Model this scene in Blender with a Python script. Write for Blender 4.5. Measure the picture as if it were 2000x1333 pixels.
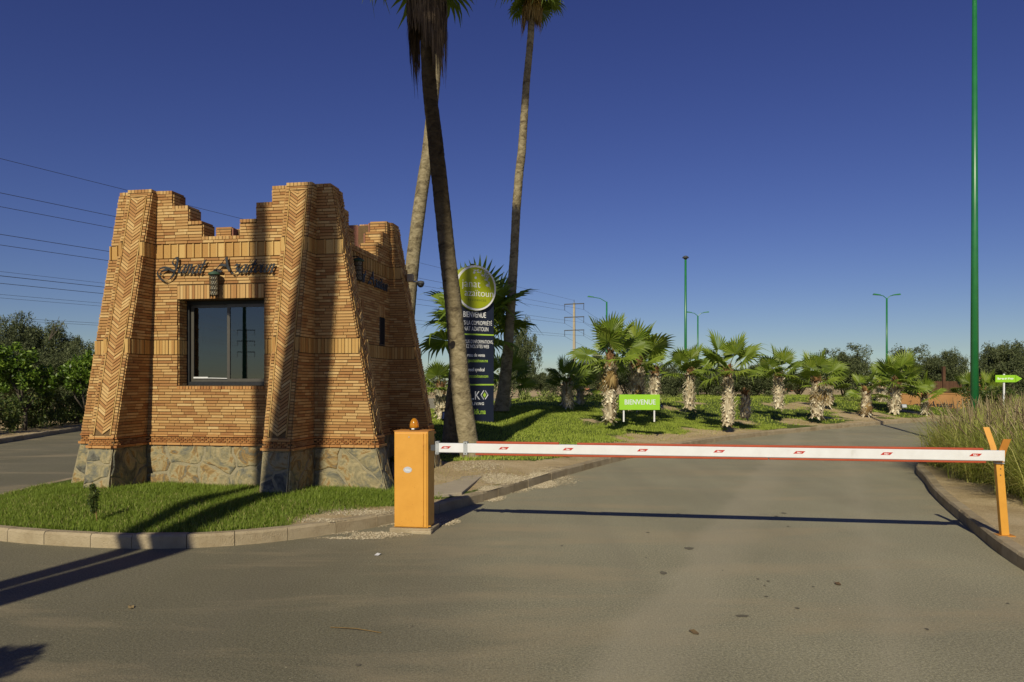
import bpy, bmesh, math, random
import numpy as np
from mathutils import Vector, Matrix, geometry
for o in list(bpy.data.objects): bpy.data.objects.remove(o)
S = bpy.context.scene
C = S.collection
R = math.radians
random.seed(7); RNG = np.random.default_rng(7)

# ------------------------------------------------------------------ camera, sky, sun, exposure
H = 1.6; F = 1480.0; HY = 748.0
cam = bpy.data.cameras.new('camera'); co = bpy.data.objects.new('camera', cam); C.objects.link(co)
co.location = (0, 0, H); co.rotation_euler = (R(90), 0, 0)
cam.sensor_width = 36; cam.lens = 36*F/2000; cam.shift_y = (HY-666.5)/2000
cam.clip_start = .05; cam.clip_end = 3000
S.camera = co
AZ, EL = 16.0, 32.0                      # shadows run towards this azimuth (right of +Y)
W_ = bpy.data.worlds.new('World'); S.world = W_; W_.use_nodes = True
nt = W_.node_tree; bg = nt.nodes['Background']
sky = nt.nodes.new('ShaderNodeTexSky'); sky.sky_type = 'NISHITA'; sky.sun_disc = False
sky.sun_elevation = R(EL); sky.sun_rotation = R(180+AZ)
sky.altitude = 450; sky.air_density = 1.0; sky.dust_density = 0.25; sky.ozone_density = 5.0
gm = nt.nodes.new('ShaderNodeGamma'); gm.inputs[1].default_value = 1.12
hs = nt.nodes.new('ShaderNodeHueSaturation'); hs.inputs['Hue'].default_value = .528; hs.inputs['Saturation'].default_value = 1.07; hs.inputs['Value'].default_value = .90
nt.links.new(sky.outputs[0], gm.inputs[0]); nt.links.new(gm.outputs[0], hs.inputs['Color']); nt.links.new(hs.outputs[0], bg.inputs[0])
bg.inputs[1].default_value = .05
sl = bpy.data.lights.new('sun', 'SUN'); so = bpy.data.objects.new('sun', sl); C.objects.link(so)
sl.energy = 4.3; sl.angle = R(.53); sl.color = (1, .915, .72)
sd = Vector((math.sin(R(AZ))*math.cos(R(EL)), math.cos(R(AZ))*math.cos(R(EL)), -math.sin(R(EL))))
so.rotation_euler = sd.to_track_quat('-Z', 'Y').to_euler(); so.location = (-10, -20, 30)
S.view_settings.view_transform = 'Standard'; S.view_settings.look = 'None'
S.view_settings.exposure = 0.0; S.view_settings.gamma = 1.0; S.view_settings.use_curve_mapping = False
S.render.engine = 'CYCLES'; S.cycles.max_bounces = 6; S.cycles.transparent_max_bounces = 8

def P(px, py=None, Y=10.0, z=None):
    """world point seen at photo position px(,py) at depth Y"""
    if py is None: return Vector(((px-1000)/F*Y, Y, z or 0))
    return Vector(((px-1000)/F*Y, Y, H+(HY-py)/F*Y))

# ------------------------------------------------------------------ helpers
def mesh_from(name, V, Fc, mat=None, smooth=False, mats=None, midx=None):
    V = np.asarray(V, np.float32).reshape(-1, 3)
    me = bpy.data.meshes.new(name)
    if isinstance(Fc, np.ndarray):
        n, k = Fc.shape
        me.vertices.add(len(V)); me.vertices.foreach_set('co', V.ravel())
        me.loops.add(n*k); me.loops.foreach_set('vertex_index', Fc.astype(np.int32).ravel())
        me.polygons.add(n); me.polygons.foreach_set('loop_start', np.arange(0, n*k, k, dtype=np.int32))
        me.update(calc_edges=True)
    else:
        me.from_pydata([tuple(map(float, v)) for v in V], [], [tuple(map(int, f)) for f in Fc]); me.update()
    if mats:
        for m in mats: me.materials.append(m)
        me.polygons.foreach_set('material_index', np.asarray(midx, np.int32))
    elif mat: me.materials.append(mat)
    me.polygons.foreach_set('use_smooth', np.full(len(me.polygons), bool(smooth)))
    return me
class MB:
    def __init__(s): s.v = []; s.f = []
    def add(s, V, Fc):
        b = len(s.v); s.v.extend([tuple(v) for v in V]); s.f.extend([tuple(i+b for i in f) for f in Fc])
    def box(s, c, size, rot=None):
        x, y, z = [a/2 for a in size]; c = Vector(c)
        V = [Vector(p) for p in ((-x,-y,-z),(x,-y,-z),(x,y,-z),(-x,y,-z),(-x,-y,z),(x,-y,z),(x,y,z),(-x,y,z))]
        if rot is not None: V = [rot @ v for v in V]
        s.add([v+c for v in V], [(0,3,2,1),(4,5,6,7),(0,1,5,4),(1,2,6,5),(2,3,7,6),(3,0,4,7)])
    def hexa(s, V): s.add(V, [(0,3,2,1),(4,5,6,7),(0,1,5,4),(1,2,6,5),(2,3,7,6),(3,0,4,7)])
    def tube(s, pts, rad, n=10, cap=True):
        pts = [Vector(p) for p in pts]; rad = rad if isinstance(rad, (list, tuple)) else [rad]*len(pts)
        b = len(s.v); up = Vector((0, 0, 1))
        for i, p in enumerate(pts):
            t = (pts[min(i+1, len(pts)-1)]-pts[max(i-1, 0)]).normalized()
            a = t.cross(up if abs(t.z) < .95 else Vector((1, 0, 0))).normalized(); bb = t.cross(a)
            for k in range(n):
                q = 2*math.pi*k/n; s.v.append(tuple(p+(a*math.cos(q)+bb*math.sin(q))*rad[i]))
        for i in range(len(pts)-1):
            for k in range(n):
                k2 = (k+1) % n; s.f.append((b+i*n+k, b+(i+1)*n+k, b+(i+1)*n+k2, b+i*n+k2))
        if cap: s.f.append(tuple(b+k for k in range(n))); s.f.append(tuple(b+(len(pts)-1)*n+k for k in reversed(range(n))))
    def lathe(s, c, prof, n=20):
        c = Vector(c); b = len(s.v)
        for r, z in prof:
            for k in range(n):
                q = 2*math.pi*k/n; s.v.append((c.x+r*math.cos(q), c.y+r*math.sin(q), c.z+z))
        for i in range(len(prof)-1):
            for k in range(n):
                k2 = (k+1) % n; s.f.append((b+i*n+k, b+i*n+k2, b+(i+1)*n+k2, b+(i+1)*n+k))
        s.f.append(tuple(b+k for k in reversed(range(n)))); s.f.append(tuple(b+(len(prof)-1)*n+k for k in range(n)))
    def build(s, name, mat, parent=None, smooth=False, **kw):
        return ob(name, mesh_from(name, s.v, s.f, mat, smooth), parent, **kw)
def ob(name, me, parent=None, loc=None, rotz=None, label=None, cat=None, group=None, kind=None):
    o = bpy.data.objects.new(name, me); C.objects.link(o)
    if parent: o.parent = parent
    if loc is not None: o.location = loc
    if rotz is not None: o.rotation_euler = (0, 0, rotz)
    if label: o['label'] = label
    if cat: o['category'] = cat
    if group: o['group'] = group
    if kind: o['kind'] = kind
    return o
def thing(name, label, cat, loc=(0,0,0), rotz=0, group=None): return ob(name, None, None, loc, rotz, label, cat, group)
def bev(o, w=.006, seg=2):
    m = o.modifiers.new('bevel', 'BEVEL'); m.width = w; m.segments = seg; m.limit_method = 'ANGLE'; m.angle_limit = R(40)
    return o
_txt = {}
def text_obj(s, size, mat, parent, loc, rot=(R(90),0,0), depth=.002, sx=1.0, bold=0.0, align='CENTER', name='lettering', shear=0, spacing=1.0):
    cu = bpy.data.curves.new('t', 'FONT'); cu.body = s; cu.size = size; cu.extrude = depth; cu.align_x = align; cu.offset = bold; cu.shear = shear; cu.space_character = spacing
    t = bpy.data.objects.new('t', cu); C.objects.link(t)
    me = bpy.data.meshes.new_from_object(t.evaluated_get(bpy.context.evaluated_depsgraph_get()))
    bpy.data.objects.remove(t); bpy.data.curves.remove(cu)
    me.name = name; me.materials.clear(); me.materials.append(mat)
    o = ob(name, me, parent); o.location = loc; o.rotation_euler = rot; o.scale = (sx, 1, 1)
    return o

# ------------------------------------------------------------------ materials
def mat(name, stops, scale=6, rough=.8, detail=6, island=0.0, bump=0.0, bscale=60, spec=.3, metal=0, mixn=None, trans=0.0, distort=0, coord='Object', stretch=None, hsv=0.0):
    """stops: list of (pos, colour) for a ramp fed by noise mixed with a per-piece random number"""
    m = bpy.data.materials.new(name); m.use_nodes = True; n = m.node_tree; N = n.nodes; L = n.links
    b = N['Principled BSDF']; b.inputs['Roughness'].default_value = rough; b.inputs['Metallic'].default_value = metal
    b.inputs['Specular IOR Level'].default_value = spec
    tc = N.new('ShaderNodeTexCoord'); src = tc.outputs[coord]
    if coord == 'World':
        pass
    if stretch:
        mp = N.new('ShaderNodeMapping'); mp.inputs['Scale'].default_value = stretch; L.new(src, mp.inputs[0]); src = mp.outputs[0]
    if len(stops) == 1: b.inputs['Base Color'].default_value = (*stops[0][1], 1); ramp = None
    else:
        no = N.new('ShaderNodeTexNoise'); no.inputs['Scale'].default_value = scale; no.inputs['Detail'].default_value = detail
        no.inputs['Roughness'].default_value = .65; no.inputs['Distortion'].default_value = distort
        L.new(src, no.inputs[0]); fac = no.outputs[0]
        if island > 0:
            ge = N.new('ShaderNodeNewGeometry'); oi = N.new('ShaderNodeObjectInfo')
            ad = N.new('ShaderNodeMath'); ad.operation = 'ADD'; L.new(ge.outputs['Random Per Island'], ad.inputs[0]); L.new(oi.outputs['Random'], ad.inputs[1])
            fr = N.new('ShaderNodeMath'); fr.operation = 'FRACT'; L.new(ad.outputs[0], fr.inputs[0])
            mx = N.new('ShaderNodeMix'); mx.inputs[0].default_value = island; L.new(fac, mx.inputs[2]); L.new(fr.outputs[0], mx.inputs[3]); fac = mx.outputs[0]
        cr = N.new('ShaderNodeValToRGB'); el = cr.color_ramp.elements
        for i, (p, c) in enumerate(stops):
            e = el[i] if i < 2 else el.new(p)
            e.position = p; e.color = (*c, 1)
        for i, (p, c) in enumerate(stops): el[i].position = p; el[i].color = (*c, 1)
        L.new(fac, cr.inputs[0]); L.new(cr.outputs[0], b.inputs['Base Color']); ramp = cr
    if bump > 0:
        nb = N.new('ShaderNodeTexNoise'); nb.inputs['Scale'].default_value = bscale; nb.inputs['Detail'].default_value = 5; L.new(src, nb.inputs[0])
        bp = N.new('ShaderNodeBump'); bp.inputs['Strength'].default_value = bump; bp.inputs['Distance'].default_value = .02
        L.new(nb.outputs[0], bp.inputs['Height']); L.new(bp.outputs[0], b.inputs['Normal'])
    if trans > 0:
        tr = N.new('ShaderNodeBsdfTranslucent'); ms = N.new('ShaderNodeMixShader'); ms.inputs[0].default_value = trans
        if ramp: L.new(ramp.outputs[0], tr.inputs[0])
        else: tr.inputs[0].default_value = (*stops[0][1], 1)
        L.new(b.outputs[0], ms.inputs[1]); L.new(tr.outputs[0], ms.inputs[2]); L.new(ms.outputs[0], N['Material Output'].inputs[0])
    return m
M = {}
M['brick'] = mat('brick', [(.12,(.27,.12,.042)),(.32,(.37,.19,.065)),(.55,(.44,.255,.092)),(.76,(.53,.345,.14)),(.95,(.66,.50,.25))], 14, .85, island=.58)
M['brick_red'] = mat('brick_red', [(.2,(.30,.125,.04)),(.5,(.43,.205,.065)),(.85,(.51,.28,.10))], 9, .85, island=.6)
M['tile'] = mat('terracotta', [(.15,(.34,.17,.05)),(.5,(.46,.275,.085)),(.85,(.58,.40,.155))], 9, .8, island=.5)
M['mortar'] = mat('mortar', [(.3,(.11,.07,.03)),(.7,(.16,.10,.045))], 12, .95, bump=.5)
M['plaster'] = mat('plaster', [(.3,(.26,.11,.07)),(.7,(.32,.15,.10))], 3, .95, bump=.4)
M['stone'] = mat('stone', [(.32,(.07,.065,.05)),(.40,(.15,.145,.105)),(.46,(.24,.205,.11)),(.52,(.34,.28,.15)),(.57,(.26,.16,.05)),(.63,(.13,.12,.085)),(.70,(.30,.25,.13)),(.82,(.42,.37,.23))], 2.8, .7, detail=9, island=.15, bump=.9, bscale=22, distort=1.6, coord='Object')
M['stone_mortar'] = mat('stone_mortar', [(.3,(.25,.215,.13)),(.7,(.33,.285,.18))], 10, .95, bump=.6, bscale=50)
M['kerb'] = mat('kerb', [(.25,(.25,.185,.10)),(.5,(.36,.29,.18)),(.75,(.45,.37,.24))], 5, .9, detail=8, island=.15, bump=.7, bscale=90)
M['slab'] = mat('slab', [(.3,(.33,.28,.20)),(.7,(.42,.36,.26))], 4, .9, island=.2, bump=.4, bscale=80)
M['orange'] = mat('orange_paint', [(.30,(.50,.235,.035)),(.40,(.60,.285,.035)),(.7,(.66,.325,.045))], 5, .45, detail=9, bump=.03, bscale=30, spec=.5)
M['orange_dull'] = mat('orange_dull', [(.3,(.42,.17,.03)),(.7,(.52,.23,.04))], 5, .6)
M['white'] = mat('white_paint', [(.25,(.50,.49,.45)),(.36,(.65,.65,.64)),(.7,(.71,.72,.72))], 7, .4, spec=.5)
M['rubber_red'] = mat('rubber_red', [(.3,(.33,.055,.02)),(.7,(.42,.08,.03))], 4, .6)
M['sticker_red'] = mat('sticker_red', [(0,(.45,.03,.015))], rough=.5)
M['print_white'] = mat('print_white', [(0,(.82,.82,.80))], rough=.5)
M['print_grey'] = mat('print_grey', [(0,(.45,.47,.50))], rough=.5)
M['print_grey2'] = mat('print_pale', [(0,(.62,.66,.70))], rough=.5)
M['print_green'] = mat('print_green', [(0,(.38,.58,.06))], rough=.5)
M['print_dark'] = mat('print_dark', [(0,(.10,.13,.02))], rough=.5)
M['galv'] = mat('galvanised', [(.3,(.38,.40,.40)),(.7,(.48,.50,.50))], 20, .45, metal=.6)
M['black'] = mat('black_metal', [(.3,(.012,.013,.014)),(.7,(.025,.026,.028))], 20, .5)
M['letter'] = mat('wrought_iron', [(.3,(.018,.022,.024)),(.7,(.04,.045,.05))], 20, .45)
M['alu'] = mat('bronze_aluminium', [(.3,(.075,.07,.058)),(.7,(.095,.088,.072))], 8, .4, metal=.3, spec=.5)
M['bronze'] = mat('lantern_brass', [(.3,(.035,.03,.02)),(.7,(.09,.07,.04))], 30, .5, metal=.7)
M['patina'] = mat('lantern_patina', [(.3,(.03,.07,.045)),(.7,(.05,.10,.06))], 20, .6)
M['lampglass'] = mat('lantern_glass', [(0,(.55,.5,.36))], rough=.2)
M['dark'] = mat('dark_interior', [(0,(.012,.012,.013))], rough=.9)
M['curtain'] = mat('dark_curtain', [(0,(.02,.02,.022))], rough=.95)
M['green_paint'] = mat('green_paint', [(.3,(.014,.135,.04)),(.7,(.02,.175,.05))], 3, .35, spec=.6)
M['sign_green'] = mat('sign_green', [(.3,(.25,.52,.02)),(.7,(.28,.56,.03))], 2, .5)
M['disc_green'] = mat('disc_green', [(.3,(.30,.34,.008)),(.7,(.36,.40,.012))], 2, .35)
M['navy'] = mat('navy_panel', [(.3,(.012,.017,.034)),(.7,(.016,.022,.042))], 2, .45)
M['pylon'] = mat('pylon_concrete', [(.3,(.30,.26,.18)),(.7,(.40,.35,.25))], 1, .9)
M['steel'] = mat('dark_steel', [(0,(.06,.065,.07))], rough=.6)
M['wire'] = mat('cable', [(0,(.03,.03,.035))], rough=.6)
M['rust'] = mat('corten', [(.3,(.07,.035,.02)),(.7,(.13,.065,.035))], 3, .9, bump=.3)
M['wall_orange'] = mat('ochre_wall', [(.3,(.33,.17,.06)),(.7,(.42,.22,.085))], 2, .9, bump=.2)
M['house'] = mat('terracotta_wall', [(.3,(.42,.16,.09)),(.7,(.48,.20,.11))], 1, .9)
M['trunk_hi'] = mat('palm_trunk', [(.34,(.09,.068,.04)),(.48,(.225,.185,.105)),(.66,(.34,.285,.175))], 5, .95, detail=10, bump=1.0, bscale=16, stretch=(1,1,1.6), distort=.8)
M['bark'] = mat('bark', [(.3,(.05,.04,.03)),(.7,(.13,.11,.08))], 8, .95, bump=.8, bscale=20)
M['boot'] = mat('palm_boot', [(.1,(.24,.18,.10)),(.4,(.50,.42,.28)),(.9,(.74,.68,.50))], 6, .9, island=.7)
M['boot_brown'] = mat('palm_boot_brown', [(.1,(.12,.06,.025)),(.9,(.34,.19,.08))], 6, .9, island=.7)
M['frond'] = mat('palm_frond', [(.15,(.12,.19,.02)),(.5,(.23,.32,.035)),(.9,(.42,.48,.08))], 3, .45, island=.45, trans=.45, spec=.45)
M['frond_dk'] = mat('palm_frond_deep', [(.15,(.11,.17,.02)),(.9,(.27,.35,.045))], 3, .5, island=.45, trans=.4, spec=.4)
M['frond_dead'] = mat('palm_frond_dead', [(.15,(.16,.10,.035)),(.5,(.33,.22,.08)),(.9,(.48,.36,.16))], 4, .8, island=.6, trans=.2)
M['frond_brown'] = mat('palm_skirt_brown', [(.15,(.05,.034,.02)),(.5,(.10,.07,.04)),(.9,(.17,.12,.07))], 4, .9, island=.7)
M['petiole'] = mat('petiole', [(.2,(.15,.20,.05)),(.8,(.25,.24,.09))], 4, .5)
M['olive'] = mat('olive_leaf', [(.1,(.04,.055,.02)),(.5,(.085,.105,.04)),(.92,(.19,.21,.09))], 1.6, .6, island=.6, trans=.2)
M['citrus'] = mat('citrus_leaf', [(.1,(.035,.07,.010)),(.5,(.10,.18,.018)),(.9,(.26,.36,.045))], 2, .4, island=.6, trans=.3)
M['hedge'] = mat('hedge_leaf', [(.1,(.025,.045,.010)),(.5,(.062,.095,.018)),(.8,(.14,.17,.035)),(.95,(.20,.08,.035))], 2, .55, island=.7, trans=.2)
M['hedge_lt'] = mat('hedge_light', [(.1,(.12,.17,.03)),(.9,(.38,.42,.12))], 2, .5, island=.7, trans=.25)
M['grass'] = mat('grass_blades', [(.08,(.09,.14,.012)),(.5,(.165,.235,.022)),(.85,(.26,.32,.055)),(.97,(.42,.38,.13))], 2.2, .6, island=.55, trans=.25)
M['grass_dry'] = mat('grass_blades_dry', [(.1,(.17,.19,.04)),(.9,(.44,.36,.16))], .9, .8, island=.7)
M['fgrass'] = mat('fountain_blades', [(.1,(.23,.29,.04)),(.5,(.48,.52,.12)),(.9,(.78,.70,.28))], .8, .6, island=.65, trans=.5)
M['plume'] = mat('fountain_plumes', [(.1,(.15,.10,.06)),(.6,(.32,.245,.13)),(.95,(.55,.46,.26))], 2, .9, island=.7)
M['gravel'] = mat('gravel', [(.1,(.20,.16,.10)),(.5,(.36,.30,.19)),(.95,(.60,.53,.38))], 5, .9, island=.8)
M['leaf_litter'] = mat('leaf_litter', [(.1,(.10,.06,.03)),(.9,(.30,.22,.10))], 5, .9, island=.8)

def ground_mat(name, kind):
    m = bpy.data.materials.new(name); m.use_nodes = True; n = m.node_tree; N = n.nodes; L = n.links
    b = N['Principled BSDF']; tc = N.new('ShaderNodeTexCoord'); oc = tc.outputs['Object']
    def noise(s, d=6, ro=.6, st=None, dis=0):
        a = N.new('ShaderNodeTexNoise'); a.inputs['Scale'].default_value = s; a.inputs['Detail'].default_value = d; a.inputs['Roughness'].default_value = ro; a.inputs['Distortion'].default_value = dis
        if st:
            mp = N.new('ShaderNodeMapping'); mp.inputs['Scale'].default_value = st[0]; mp.inputs['Rotation'].default_value = (0, 0, R(st[1])); L.new(oc, mp.inputs[0]); L.new(mp.outputs[0], a.inputs[0])
        else: L.new(oc, a.inputs[0])
        return a.outputs[0]
    def ramp(f, st):
        c = N.new('ShaderNodeValToRGB'); e = c.color_ramp.elements
        while len(e) < len(st): e.new(.5)
        for i, (p, k) in enumerate(st): e[i].position = p; e[i].color = (*k, 1) if isinstance(k, tuple) else (k, k, k, 1)
        L.new(f, c.inputs[0]); return c.outputs[0]
    def mix(f, a, c, bl='MIX'):
        x = N.new('ShaderNodeMix'); x.data_type = 'RGBA'; x.blend_type = bl
        if isinstance(f, float): x.inputs[0].default_value = f
        else: L.new(f, x.inputs[0])
        for i, q in ((6, a), (7, c)):
            if isinstance(q, tuple): x.inputs[i].default_value = (*q, 1)
            else: L.new(q, x.inputs[i])
        return x.outputs[2]
    if kind == 'asphalt':
        base = ramp(noise(.35, 5), [(.32,(.250,.232,.150)),(.68,(.322,.298,.195))])
        sp = ramp(noise(60, 3, .9), [(.36,.45),(.5,1.0),(.64,1.6)])
        col = mix(.75, base, sp, 'MULTIPLY')
        sp2 = ramp(noise(95, 1, .5), [(.66,0.0),(.72,.8)])
        col = mix(sp2, col, (.50,.46,.36))
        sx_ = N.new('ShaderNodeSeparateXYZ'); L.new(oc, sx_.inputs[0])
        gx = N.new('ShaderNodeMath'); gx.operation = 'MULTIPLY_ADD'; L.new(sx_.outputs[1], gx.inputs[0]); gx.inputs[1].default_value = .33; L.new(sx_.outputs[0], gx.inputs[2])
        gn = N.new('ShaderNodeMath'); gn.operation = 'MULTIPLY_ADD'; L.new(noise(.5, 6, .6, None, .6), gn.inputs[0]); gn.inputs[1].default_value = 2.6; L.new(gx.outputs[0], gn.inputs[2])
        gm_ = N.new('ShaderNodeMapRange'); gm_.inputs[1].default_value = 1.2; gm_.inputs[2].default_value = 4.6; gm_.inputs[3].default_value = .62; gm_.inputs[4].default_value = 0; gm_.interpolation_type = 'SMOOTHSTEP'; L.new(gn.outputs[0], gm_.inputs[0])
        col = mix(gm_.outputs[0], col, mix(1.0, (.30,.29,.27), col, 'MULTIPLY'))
        # dust swept in soft bands and patches
        du = ramp(noise(.55, 7, .62, ((.55,1.9,1),-22), .4), [(.50,0.0),(.66,.60)])
        col = mix(du, col, (.38,.305,.185))
        tr = ramp(noise(.8, 4, .5, ((1.5,.10,1),6)), [(.45,0.0),(.7,.25)])
        col = mix(tr, col, (.17,.150,.11))
        lx = N.new('ShaderNodeMath'); lx.operation = 'MULTIPLY_ADD'; L.new(sx_.outputs[1], lx.inputs[0]); lx.inputs[1].default_value = -.42; L.new(sx_.outputs[0], lx.inputs[2])
        ly = N.new('ShaderNodeMath'); ly.operation = 'MULTIPLY_ADD'; L.new(noise(1.1, 5, .6), ly.inputs[0]); ly.inputs[1].default_value = .5; L.new(lx.outputs[0], ly.inputs[2])
        band = ramp(ly.outputs[0], [(0.0,0.0),(1.0,0.0)])
        mrb = N.new('ShaderNodeMapRange'); mrb.inputs[1].default_value = -2.0; mrb.inputs[2].default_value = 2.0; L.new(ly.outputs[0], mrb.inputs[0])
        band = ramp(mrb.outputs[0], [(.20,.0),(.245,.34),(.32,.30),(.40,0.0),(.60,.0),(.66,.22),(.72,0.0)])
        col = mix(band, col, (.42,.37,.26))
        st = ramp(noise(1.7, 3, .45), [(.205,.7),(.235,0.0)])
        col = mix(st, col, (.04,.035,.028))
        pt = ramp(noise(2.6, 2, .4), [(.745,0.0),(.78,.4)])
        col = mix(pt, col, (.34,.28,.17))
        L.new(col, b.inputs['Base Color']); b.inputs['Roughness'].default_value = .82; b.inputs['Specular IOR Level'].default_value = .25
        bp = N.new('ShaderNodeBump'); bp.inputs['Strength'].default_value = .6; bp.inputs['Distance'].default_value = .01
        L.new(noise(80, 3, .8), bp.inputs['Height']); L.new(bp.outputs[0], b.inputs['Normal'])
    else:
        at = N.new('ShaderNodeAttribute'); at.attribute_name = 'lawn'
        dirt = ramp(noise(1.2, 8, .7), [(.3,(.38,.275,.135)),(.5,(.50,.385,.215)),(.7,(.60,.48,.29))])
        dirt = mix(.6, dirt, ramp(noise(60, 3, .8), [(.35,.6),(.62,1.3)]), 'MULTIPLY')
        gr = ramp(noise(9, 5, .7), [(.3,(.07,.10,.018)),(.7,(.12,.16,.03))])
        fd = N.new('ShaderNodeMath'); fd.operation = 'ADD'; fd.use_clamp = True
        nn = N.new('ShaderNodeMath'); nn.operation = 'MULTIPLY_ADD'; L.new(noise(7, 4, .7), nn.inputs[0]); nn.inputs[1].default_value = 1.4; nn.inputs[2].default_value = -.7
        L.new(at.outputs['Fac'], fd.inputs[0]); L.new(nn.outputs[0], fd.inputs[1])
        f2 = ramp(fd.outputs[0], [(.4,0.0),(.6,1.0)])
        L.new(mix(f2, dirt, gr), b.inputs['Base Color']); b.inputs['Roughness'].default_value = .95; b.inputs['Specular IOR Level'].default_value = .1
        bp = N.new('ShaderNodeBump'); bp.inputs['Strength'].default_value = .8; bp.inputs['Distance'].default_value = .03
        L.new(noise(35, 6, .75), bp.inputs['Height']); L.new(bp.outputs[0], b.inputs['Normal'])
    return m
M['asphalt'] = ground_mat('asphalt', 'asphalt'); M['soil'] = ground_mat('soil', 'soil')

# ------------------------------------------------------------------ islands and terrain
def smooth(pts, it=2):
    for _ in range(it):
        q = []
        for i in range(len(pts)):
            a = pts[i]; b = pts[(i+1) % len(pts)]
            q += [(a[0]*.75+b[0]*.25, a[1]*.75+b[1]*.25), (a[0]*.25+b[0]*.75, a[1]*.25+b[1]*.75)]
        pts = q
    return pts
MAIN = [(-5.13,7.62),(-4.36,7.40),(-3.6,7.28),(-2.98,7.33),(-2.36,7.6),(-1.67,8.2),(-1.34,8.6),(-.94,9.2),(-.49,9.98),(.1,11.2),(.87,12.94),(2.5,16.1),(5.6,20.8),(10.4,25.7),(16.2,30.75),(24,35.5),(34,38),(46,39),(46,52),(20,54),(0,50),(-5,44),(-6.5,30),(-6.9,12),(-6.8,9.6),(-6.4,8.5),(-5.8,7.95)]
RIGHT = [(3.5,-6),(3.75,2),(4.15,5.6),(4.42,6.75),(4.91,8.05),(5.51,9.63),(6.05,10.96),(6.6,12.1),(7.2,13.6),(8.2,15),(9.6,16.4),(12,18.2),(16,20.2),(24,23.5),(45,29),(45,-6)]
LEFT = [(-12.2,12),(-12.9,16),(-13.4,19.9),(-14.4,24.9),(-16,40),(-18,58),(-70,58),(-70,12)]
_k = MAIN.index((20,54)); MAIN = MAIN[_k:]+MAIN[:_k]
MAIN_S, RIGHT_S, LEFT_S = smooth(MAIN), smooth(RIGHT), smooth(LEFT)
def dist_poly(X, Y, poly):
    d = np.full(X.shape, 1e9); n = len(poly)
    for i in range(n):
        ax, ay = poly[i]; bx, by = poly[(i+1) % n]
        dx, dy = bx-ax, by-ay; t = np.clip(((X-ax)*dx+(Y-ay)*dy)/(dx*dx+dy*dy+1e-9), 0, 1)
        d = np.minimum(d, np.hypot(X-ax-t*dx, Y-ay-t*dy))
    return d
def inside(X, Y, poly):
    r = np.zeros(X.shape, bool); n = len(poly)
    for i in range(n):
        ax, ay = poly[i]; bx, by = poly[(i+1) % n]
        c = ((ay > Y) != (by > Y)) & (X < (bx-ax)*(Y-ay)/((by-ay) if by != ay else 1e-9)+ax)
        r ^= c
    return r
def ss(a, b, x): t = np.clip((x-a)/(b-a), 0, 1); return t*t*(3-2*t)
_K = [(RNG.normal(0, 1, 2)*s, RNG.uniform(0, 6.28), a) for s, a in ((.35,.5),(.8,.35),(1.7,.25),(3.2,.15)) for _ in range(4)]
def wob(X, Y):
    v = 0
    for k, p, a in _K: v = v+a*np.sin(k[0]*X+k[1]*Y+p)
    return v
def h_main(X, Y):
    d = dist_poly(X, Y, MAIN_S)
    return .125+.05*ss(.2, 1.2, d)+.02*wob(X*2, Y*2)*ss(.3, 1, d)+(.66*ss(.6, 7.5, d)+.03*wob(X, Y))*ss(13.5, 19.5, Y)*ss(.3, 2, d)
def h_right(X, Y):
    d = dist_poly(X, Y, RIGHT_S); return .125+.06*ss(.3, 2, d)+.02*wob(X*2, Y*2)*ss(.3, 1, d)
def h_left(X, Y): return .13+0*X
def hz(x, y, f=h_main): return float(f(np.array([x], float), np.array([y], float))[0])
def lawn_main(X, Y):
    d = dist_poly(X, Y, MAIN_S); w = wob(X, Y)
    near = (Y < 12.5) & (X < -1.2+.1*w) & ((X < -2.3) | (Y > 8.45+.75*(X+2.3)+.12*w)) & (Y < 11.5)
    near |= (X < -4.8) & (Y < 40)
    far = (Y > 13.8) & (d > 1.1+.35*w-.05*np.clip(Y-16, 0, 12)) & (Y < 46)
    patch = (w > .95) & (X > 2) & (d < 6)
    path = np.abs((X-3.4)-(Y-16.8)*-.28) < .17          # worn track below the welcome board
    path &= (Y < 19.8)
    tuft = (np.hypot(X+.95, Y-14.3) < .75) | (np.hypot(X+.25, Y-9.95) < .0)
    strip = np.abs((X+.62)-(Y-10.1)*.75) < .16
    strip &= (Y > 9.6) & (Y < 11.3)
    bare = False
    for (bx, by, br) in BARE: bare = bare | (np.hypot(X-bx, (Y-by)*.7) < .72*br*(1+.3*w))
    return (near | (far & ~patch & ~path & ~bare) | tuft | strip)
def px_ground(px, py, z=0.0):
    Y = (H-z)*F/(py-HY); return ((px-1000)/F*Y, Y)
BARE = [(*px_ground(1430,832,.25), .9), (*px_ground(1600,818,.4), 1.3), (*px_ground(1347,800,.5), .8), (*px_ground(1250,845,.3), .5), (*px_ground(1320,848,.25), .9), (*px_ground(1700,812,.3),1.5), (*px_ground(1460,818,.35), .8),(*px_ground(1560,822,.25),1.2)]
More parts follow.
